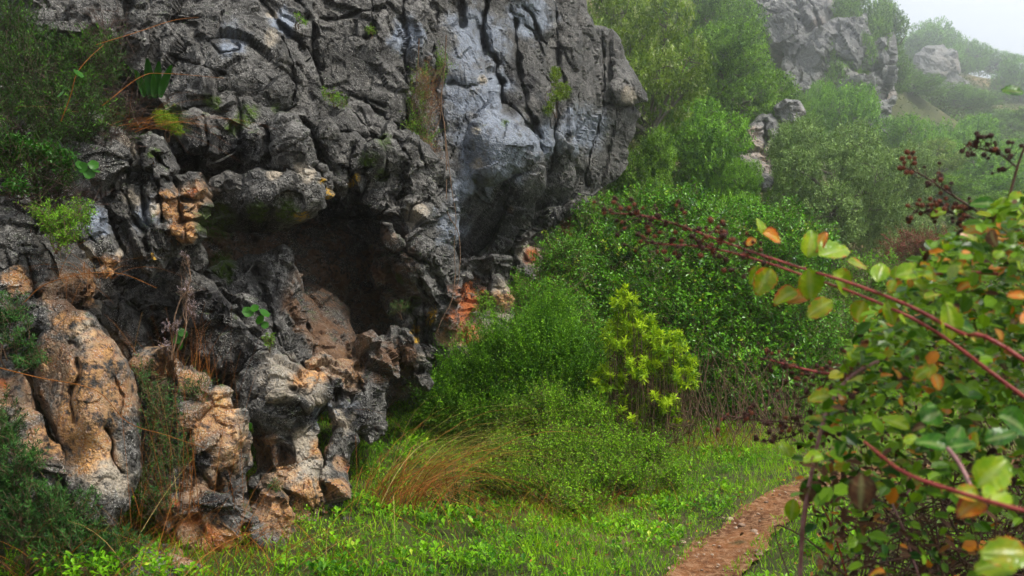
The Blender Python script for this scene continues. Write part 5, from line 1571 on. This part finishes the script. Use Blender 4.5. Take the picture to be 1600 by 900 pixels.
BL = {
    'lime': bramble_leaf_material('bramble_lime', (.15, .29, .006), (.27, .37, .010), (.42, .10, .01), .95, (.35, .42, .20)),
    'rim': bramble_leaf_material('bramble_red_rimmed', (.15, .26, .006), (.30, .30, .010), (.46, .10, .01), .78, (.34, .36, .16)),
    'amber': bramble_leaf_material('bramble_amber', (.55, .15, .012), (.50, .28, .02), (.32, .04, .008), .7, (.45, .25, .10)),
    'green': bramble_leaf_material('bramble_green', (.012, .07, .004), (.05, .17, .008), (.20, .12, .01), 1.05, (.26, .34, .24)),
    'brown': bramble_leaf_material('bramble_dead', (.07, .03, .018), (.14, .065, .03), (.05, .02, .012), .7, (.14, .09, .06), .6),
}
nu, nv = 13, 7
LEAFM = {}
for v in range(3):
    q_ = np.random.default_rng(90 + v)
    u = np.linspace(0, 1, nu)
    prof = (np.sin(np.pi * u ** .85) ** .62) * (1 - .12 * u) * .40 * (.88 + .12 * v)
    prof[0] = .012
    prof[-1] = .004
    tooth = 1 + .04 * np.where(np.arange(nu) % 2, 1, -1) * (u > .1) * (u < .95)
    vv = np.linspace(-1, 1, nv)
    U, W_ = np.meshgrid(u, vv, indexing='ij')
    sc = np.where(np.abs(W_) > .9, tooth[:, None], 1)
    Xl = U + .02 * np.abs(W_) * np.where((np.arange(nu) % 2)[:, None], 1, -1)
    Yl = W_ * prof[:, None] * sc
    ribs = np.cos((U * 7 - np.abs(W_) * 1.2) * 2 * math.pi)
    Zl = (.16 + .16 * v) * np.abs(Yl) - (.10 + .12 * v) * U ** 2 + (.5 * (v - 1)) * Yl * U + .008 * ribs * (np.abs(W_) > .05) + .03 * q_.normal() * W_ * U + .02 * np.sin(U * 5 + v) * np.abs(W_)
    V = np.column_stack([Xl.ravel(), Yl.ravel(), Zl.ravel()])
    i = (np.arange(nu - 1)[:, None] * nv + np.arange(nv - 1)[None, :]).ravel()
    Q = np.stack([i, i + nv, i + nv + 1, i + 1], 1)
    vein = np.where(np.abs(W_) < .05, 1.0, .45 * np.clip(ribs, 0, 1) ** 6).ravel()
    for c, mt in BL.items():
        LEAFM[(v, c)] = make_mesh('leaf', V, [Q], mt, {'edge': np.maximum(np.abs(W_), U ** 3).ravel(), 'vein': vein})

br_base = np.array((1.35, 2.3, 0.0))
br_base[2] = float(ground_z([br_base[:2]])[0])
bram = thing('bramble_bush', br_base, 'large bramble thicket with red canes, turning leaves and dry berries in the right foreground', 'bramble')


def frame(dirv, nrm):
    x = Vector(dirv).normalized()
    y = Vector(nrm).cross(x).normalized()
    z = x.cross(y)
    return Matrix((x, y, z)).transposed().to_4x4()


LEAF_N = [0]


def bramble_leaf(p, dirv, nrm, size, colour):
    LEAF_N[0] += 1
    o = put('leaf', LEAFM[(LEAF_N[0] % 3, colour)], bram)
    M = Matrix.Translation(Vector(np.asarray(p) - br_base)) @ frame(dirv, nrm) @ Matrix.Diagonal((size, size, size, 1))
    o.matrix_basis = M
    return o


m_cane = bark_material('red_cane', (.16, .018, .016), (.28, .05, .04), 25, .4)
m_cane2 = bark_material('brown_cane', (.028, .012, .008), (.085, .038, .022), 30, .6)
m_cane3 = bark_material('purple_cane', (.16, .07, .07), (.30, .16, .15), 30, .5)
m_berry = bark_material('dry_berry', (.018, .008, .008), (.10, .03, .018), 120, .45)
m_berry2 = bark_material('rusty_berry', (.10, .025, .012), (.26, .075, .03), 120, .6)


def thorns(P, rad, every=.035):
    out = []
    L = np.concatenate([[0], np.cumsum(np.linalg.norm(np.diff(P, axis=0), axis=1))])
    for s in np.arange(.03, L[-1], every):
        i = min(np.searchsorted(L, s), len(P) - 2)
        t = unit(P[i + 1] - P[i])
        n = unit(np.cross(t, rng.normal(size=3)))
        out.append((np.array([P[i], P[i] + n * .006 - t * .002, P[i] + n * .010 - t * .005]), np.array((rad[i] * .5, rad[i] * .22, .0002))))
    return out


def cane(pts, r0, r1, mat, world=False, n=30, thorn=True):
    W_ = [np.array(q) if world else at(*q) for q in pts]
    P = smooth_path([q - br_base for q in W_], n)
    rad = np.linspace(r0, r1, n)
    V, Q = tubes([(P, rad)] + (thorns(P, rad) if thorn else []), 7 if r0 > .003 else 5)
    put('cane', make_mesh('cane', V, [Q], mat), bram)
    return P + br_base


# the two long canes reaching left, rooted out of the frame at right
R0 = (1.75, 1.45, .05)
c1 = cane([R0, (1.55, 1.32, .9), tuple(at(1640, 590, 1.40)), tuple(at(1500, 520, 1.48)), tuple(at(1420, 478, 1.52)), tuple(at(1330, 443, 1.60)), tuple(at(1240, 415, 1.70)), tuple(at(1150, 385, 1.80)), tuple(at(1060, 352, 1.92)), tuple(at(1000, 336, 2.0)), tuple(at(955, 334, 2.05))], .0043, .0013, m_cane, True, 60)
c2 = cane([(1.8, 1.6, .05), (1.6, 1.42, .85), tuple(at(1640, 650, 1.46)), tuple(at(1500, 545, 1.54)), tuple(at(1430, 500, 1.58)), tuple(at(1340, 460, 1.64)), tuple(at(1260, 432, 1.72)), tuple(at(1180, 405, 1.80)), tuple(at(1100, 386, 1.88)), tuple(at(1040, 382, 1.94)), tuple(at(1008, 378, 1.98))], .0042, .0012, m_cane, True, 60)
c3 = cane([(1.9, 1.9, .05), (1.75, 1.75, 1.0), tuple(at(1680, 440, 1.8)), tuple(at(1590, 372, 1.85)), tuple(at(1535, 335, 1.9)), tuple(at(1480, 300, 1.95)), tuple(at(1445, 276, 2.0)), tuple(at(1405, 258, 2.05))], .0045, .0013, m_cane2, True, 40)
c4 = cane([(2.0, 2.1, .05), (1.75, 1.85, 1.1), tuple(at(1560, 400, 1.9)), tuple(at(1572, 330, 1.9)), tuple(at(1590, 260, 1.9)), tuple(at(1605, 220, 1.9)), tuple(at(1625, 170, 1.9))], .0042, .002, m_cane2, True, 40)
c4b = cane([(1590, 262, 1.9), (1560, 240, 1.92), (1530, 232, 1.94), (1505, 225, 1.96)], .002, .001, m_cane2, n=14)
c5 = cane([(.52, 1.77, .0), (.54, 1.76, .5), tuple(at(1250, 900, 1.75)), tuple(at(1254, 820, 1.72)), tuple(at(1268, 740, 1.7)), tuple(at(1290, 650, 1.68)), tuple(at(1325, 592, 1.68)), tuple(at(1380, 560, 1.7))], .0046, .0032, m_cane3, True, 40)
c6 = cane([(1.95, 1.2, .05), (1.35, 1.12, .95), tuple(at(1740, 826, 1.12)), tuple(at(1660, 812, 1.13)), tuple(at(1590, 796, 1.14)), tuple(at(1500, 770, 1.2)), tuple(at(1420, 742, 1.26)), tuple(at(1380, 715, 1.34)), tuple(at(1350, 690, 1.42))], .0046, .0022, m_cane, True, 40)
c7 = cane([(1320, 585, 1.8), (1280, 582, 1.85), (1230, 570, 1.9), (1195, 560, 1.95)], .0035, .0014, m_cane, n=16)
c8 = cane([(1560, 428, 1.7), (1500, 425, 1.72), (1450, 430, 1.75), (1400, 436, 1.8)], .0036, .002, m_cane, n=16)
c9 = cane([(1480, 700, 1.35), (1496, 720, 1.33), (1510, 745, 1.3), (1520, 770, 1.28)], .0035, .003, m_cane3, n=14)
c10 = cane([(1330, 700, 2.0), (1280, 670, 2.05), (1230, 660, 2.1), (1170, 655, 2.15), (1120, 648, 2.2)], .0028, .0012, m_cane2, n=20)
# arching brown canes of the thicket
for k in range(95):
    x, y = rng.uniform(.85, 2.9), rng.uniform(1.7, 3.4)
    if x / y < .36:
        continue
    f0 = np.array((x, y, -.02))
    h = rng.uniform(.5, 1.55)
    a = rng.uniform(2.0, 4.3)
    rch = rng.uniform(.2, .8)
    tip = f0 + np.array((math.cos(a) * rch, math.sin(a) * rch * .7, h * rng.uniform(.35, .95)))
    if tip[0] / max(tip[1], .5) < (.30 if tip[2] < .9 else .42) or tip[1] < 1.25:
        continue
    top = (f0 + tip) / 2 + np.array((0, 0, h * .55)) + rng.normal(0, .1, 3)
    cane([tuple(f0), tuple(f0 * .75 + tip * .25 + np.array((0, 0, h * .4))), tuple(top), tuple(tip)], rng.uniform(.003, .0055), .0015, [m_cane2, m_cane2, m_cane2, m_cane, m_cane3][k % 5], True, 18, False)

# leaves one can pick out
for (x, y, d, s, ang, colr) in [
    (1190, 366, 1.76, 30, 95, 'lime'), (1192, 366, 1.75, 36, 350, 'amber'), (1180, 372, 1.76, 22, 215, 'amber'), (1205, 420, 1.74, 52, 238, 'rim'), (1192, 420, 1.77, 34, 225, 'lime'), (1270, 395, 1.68, 44, 60, 'amber'),
    (1280, 400, 1.66, 64, 20, 'lime'), (1262, 402, 1.68, 50, 75, 'lime'), (1325, 408, 1.66, 42, 345, 'rim'), (1262, 420, 1.66, 62, 285, 'lime'), (1300, 425, 1.66, 52, 315, 'lime'), (1300, 470, 1.64, 52, 210, 'rim'), (1270, 460, 1.7, 46, 190, 'amber'),
    (1245, 455, 1.7, 44, 200, 'rim'), (1370, 440, 1.62, 48, 60, 'lime'), (1400, 432, 1.6, 52, 20, 'lime'), (1430, 425, 1.62, 44, 355, 'rim'), (1385, 470, 1.6, 46, 290, 'lime'), (1425, 440, 1.64, 50, 320, 'lime'), (1350, 470, 1.66, 40, 250, 'rim'),
    (1488, 530, 1.5, 68, 100, 'lime'), (1495, 510, 1.5, 50, 350, 'green'), (1528, 760, 1.24, 72, 45, 'lime'), (1540, 785, 1.2, 74, 15, 'lime'), (1530, 775, 1.22, 46, 165, 'rim'), (1535, 780, 1.22, 52, 205, 'amber'), (1610, 868, 1.1, 86, 175, 'rim'), (1590, 880, 1.12, 70, 190, 'lime'),
    (1480, 700, 1.36, 52, 160, 'green'), (1478, 702, 1.36, 50, 20, 'green'), (1486, 700, 1.37, 46, 60, 'green'), (1440, 660, 1.5, 48, 30, 'green'), (1540, 690, 1.35, 56, 20, 'green'), (1420, 670, 1.55, 46, 150, 'lime'), (1560, 650, 1.4, 60, 340, 'green'),
    (1600, 145, 1.7, 40, 170, 'green'), (1555, 320, 1.85, 40, 170, 'green'), (1575, 318, 1.85, 44, 10, 'lime'), (1545, 350, 1.85, 50, 200, 'amber'), (1560, 352, 1.85, 52, 330, 'rim'), (1550, 345, 1.86, 44, 70, 'lime'), (1500, 340, 1.92, 24, 100, 'lime'), (1478, 330, 1.92, 26, 190, 'lime'),
    (1590, 350, 1.8, 60, 10, 'lime'), (1520, 430, 1.7, 50, 150, 'rim'), (1580, 420, 1.7, 56, 30, 'lime'), (1265, 745, 1.72, 44, 270, 'green'), (1235, 715, 1.75, 34, 110, 'lime'), (1330, 560, 1.7, 44, 20, 'lime'), (1300, 620, 1.72, 40, 180, 'rim'), (1240, 780, 1.74, 40, 265, 'lime'),
    (1345, 740, 1.4, 64, 268, 'brown'), (1265, 760, 1.7, 34, 260, 'brown'),
]:
    a = math.radians(ang)
    sz = s * d / F * .9
    dirv = np.array((math.cos(a), rng.normal(0, .25), math.sin(a)))
    nrm = np.array((rng.normal(0, .2), -.8, .75))
    bramble_leaf(at(x, y, d), dirv, nrm, sz, colr)
LIM = [(300, 1600), (330, 1535), (380, 1455), (430, 1395), (480, 1345), (540, 1315), (600, 1285), (680, 1235), (760, 1240), (840, 1262), (960, 1270)]


def left_limit(y):
    return np.interp(y, [a for a, b in LIM], [b for a, b in LIM])


cols = ['lime', 'rim', 'green', 'green', 'amber', 'lime', 'amber', 'brown', 'rim', 'green']
k = 0
while LEAF_N[0] < 292 and k < 6000:
    k += 1
    y = rng.uniform(350, 900)
    x = left_limit(y) + rng.uniform(-12, 1) * 0 + rng.random() ** .8 * (1640 - left_limit(y))
    if rng.random() < sstep(660, 800, y) * .9:
        continue
    d = rng.uniform(1.4, 2.3)
    a = rng.uniform(0, 6.28)
    dirv = np.array((math.cos(a), rng.normal(0, .5), math.sin(a) * .7 - .15))
    nrm = np.array((rng.normal(0, .4), -.45 + rng.normal(0, .35), .85))
    cl = cols[rng.integers(10)]
    if y > 600 and x > 1400 and cl in ('lime', 'amber') and rng.random() < .6:
        cl = 'green'
    bramble_leaf(at(x, y, d), dirv, nrm, rng.uniform(.016, .034), cl)
# the many leaves deeper in the thicket
n = 17000
y = rng.uniform(300, 960, n)
x = left_limit(y) + 14 + rng.random(n) * (1800 - left_limit(y))
d = 1.55 + 2.0 * rng.random(n)
P = np.column_stack([d * (x - 800) / F, d, EYE + d * (450 - y) / F])
more = np.column_stack([rng.uniform(1.0, 3.4, 9000), rng.uniform(1.7, 3.8, 9000), rng.uniform(.05, 1.25, 9000)])
more = more[more[:, 0] / more[:, 1] > .36]
P = np.concatenate([P, more])
P = P[(P[:, 2] > .08)]
n = len(P)
D = np.column_stack([rng.normal(0, 1, n), rng.normal(0, .7, n), rng.normal(-.15, .5, n)])
N = np.column_stack([rng.normal(0, .4, n), rng.normal(-.4, .4, n), np.full(n, .85)])
L = rng.uniform(.016, .036, n)
lowf = sstep(1.42, .98, P[:, 2])
sel = rng.random(n)
LM['bramble'] = leaf_material('thicket_leaf', (.012, .06, .004), (.17, .32, .010), (.42, .15, .012), .38, .28, .4, .82)
isd = sel < .12 + .62 * lowf
thin = rng.random(n) < lowf * .62
isd &= ~thin
keepg = ~isd & ~thin
o = put('inner_leaves', leaf_mesh('inner_leaves', P[keepg] - br_base, D[keepg], N[keepg], L[keepg], L[keepg] * .68, np.clip(rng.beta(1.6, 1.8, keepg.sum()), 0, 1), LM['bramble'], 'oval'), bram)
o['kind'] = 'stuff'
o = put('withered_leaves', leaf_mesh('withered_leaves', P[isd] - br_base, D[isd], N[isd], L[isd] * .9, L[isd] * .4, rng.random(isd.sum()), LM['dead'], 'oval'), bram)
o['kind'] = 'stuff'
# dead stems in the lower thicket
BR = []
for k in range(3000):
    x, y = rng.uniform(.75, 2.8), rng.uniform(1.6, 3.3)
    if x / y < .36:
        continue
    f0 = np.array((x, y, rng.uniform(0, .95)))
    dv = unit(rng.normal(0, 1, 3) * np.array((1, .7, .75)))
    t = f0 + dv * rng.uniform(.25, .7)
    if t[0] / max(t[1], .3) < .34 or t[2] < 0 or t[1] < 1.3:
        continue
    BR.append((smooth_path([f0 - br_base, (f0 + t) / 2 + rng.normal(0, .05, 3) - br_base, t - br_base], 7), np.linspace(.0030, .0010, 7)))
V, Q = tubes(BR, 5)
o = put('dead_stems', make_mesh('dead_stems', V, [Q], m_cane2), bram)
o['kind'] = 'stuff'

# dried berries on their stalks
import bmesh


def berry_mesh(mat):
    bm = bmesh.new()
    k = 15
    for i in range(k):
        z = 1 - 2 * (i + .5) / k
        r = math.sqrt(1 - z * z)
        a = i * 2.39996
        bmesh.ops.create_icosphere(bm, subdivisions=1, radius=.42, matrix=Matrix.Translation((r * math.cos(a) * .68, r * math.sin(a) * .68, z * .74)))
    me = bpy.data.meshes.new('berry')
    bm.to_mesh(me)
    bm.free()
    me.materials.append(mat)
    for p_ in me.polygons:
        p_.use_smooth = True
    return me


BM = [berry_mesh(m_berry), berry_mesh(m_berry2)]
STK = []


def panicle(path, t0, t1, n, lmin, lmax, rmin=.0035, rmax=.0062, rusty=.45, upv=.3):
    m = len(path)
    for k in range(n):
        f = t0 + (t1 - t0) * (k + rng.random()) / n
        p0 = path[min(int(f * (m - 1)), m - 1)]
        dv = unit(np.array((rng.normal(-.25, .7), rng.normal(0, .6), rng.normal(upv, .75))))
        ln = rng.uniform(lmin, lmax)
        p1 = p0 + dv * ln
        STK.append((smooth_path([p0 - br_base, (p0 + p1) / 2 + rng.normal(0, .006, 3) - br_base, p1 - br_base], 5), np.linspace(.0013, .0009, 5)))
        for j in range(1 if rng.random() < .6 else 2):
            o = put('berry', BM[1 if rng.random() < rusty else 0], bram)
            r = float(rng.uniform(rmin, rmax))
            o.location = tuple(p1 + (rng.normal(0, .009, 3) if j else dv * r) - br_base)
            o.scale = (r, r, r * rng.uniform(.9, 1.3))
            o.rotation_euler = tuple(rng.uniform(0, 6, 3))


panicle(c1, .66, 1.0, 46, .012, .055)
panicle(c2, .68, 1.0, 44, .012, .055)
panicle(c3, .60, 1.0, 26, .01, .045)
c3b = cane([(1535, 345, 1.9), (1500, 335, 1.92), (1460, 330, 1.95), (1425, 332, 1.98)], .002, .001, m_cane2, n=14)
panicle(c3b, .25, 1.0, 40, .008, .035, rusty=.75)
panicle(c4b, .1, 1.0, 26, .008, .04, rusty=.15)
c11 = cane([(1340, 640, 2.0), (1290, 650, 2.0), (1240, 680, 2.05), (1190, 690, 2.1)], .0026, .0012, m_cane2, n=16)
c12 = cane([(1350, 570, 2.0), (1300, 600, 2.0), (1260, 620, 2.05), (1215, 625, 2.1)], .0026, .0012, m_cane2, n=16)
panicle(c11, .1, 1.0, 24, .01, .06, rusty=.15)
panicle(c12, .1, 1.0, 26, .01, .06, rusty=.2)
panicle(c7, .3, 1.0, 22, .01, .05, rusty=.3)
panicle(c10, .2, 1.0, 26, .01, .05, rusty=.2)
panicle(c5, .82, 1.0, 14, .01, .06, rusty=.3)
V, Q = tubes(STK, 4)
put('stalks', make_mesh('stalks', V, [Q], m_cane2), bram)['kind'] = 'stuff'

# ------------------------------------------------------------------ mist
hz_m, nt_, out_ = new_mat('mist')
vol = nt_.nodes.new('ShaderNodeVolumePrincipled')
vol.inputs['Color'].default_value = (.95, .97, 1.0, 1)
vol.inputs['Density'].default_value = 0.0049
vol.inputs['Anisotropy'].default_value = 0.87
nt_.links.new(vol.outputs[0], out_.inputs['Volume'])
x0, x1 = float(gx_all.min()) - 2, float(gx_all.max()) + 2
y0, y1 = float(gy_all.min()) - 2, float(gy_all.max()) + 2
gzmin = float(gzv.min())
z0 = gzmin - 1
z1 = max(float(gzv.max()), 45) + 3
hv = [(x, y, z) for z in (z0, z1) for y in (y0, y1) for x in (x0, x1)]
hz = put('haze', make_mesh('haze', np.array(hv), [np.array([(0, 2, 3, 1), (4, 5, 7, 6), (0, 1, 5, 4), (2, 6, 7, 3), (0, 4, 6, 2), (1, 3, 7, 5)])], hz_m, smooth=False))
tag(hz, 'pale mist hanging in the valley', 'mist', kind='stuff')
print('ground z', gzmin, float(gzv.max()), 'tris', sum(len(m.loops) - 2 * len(m.polygons) for m in bpy.data.meshes))
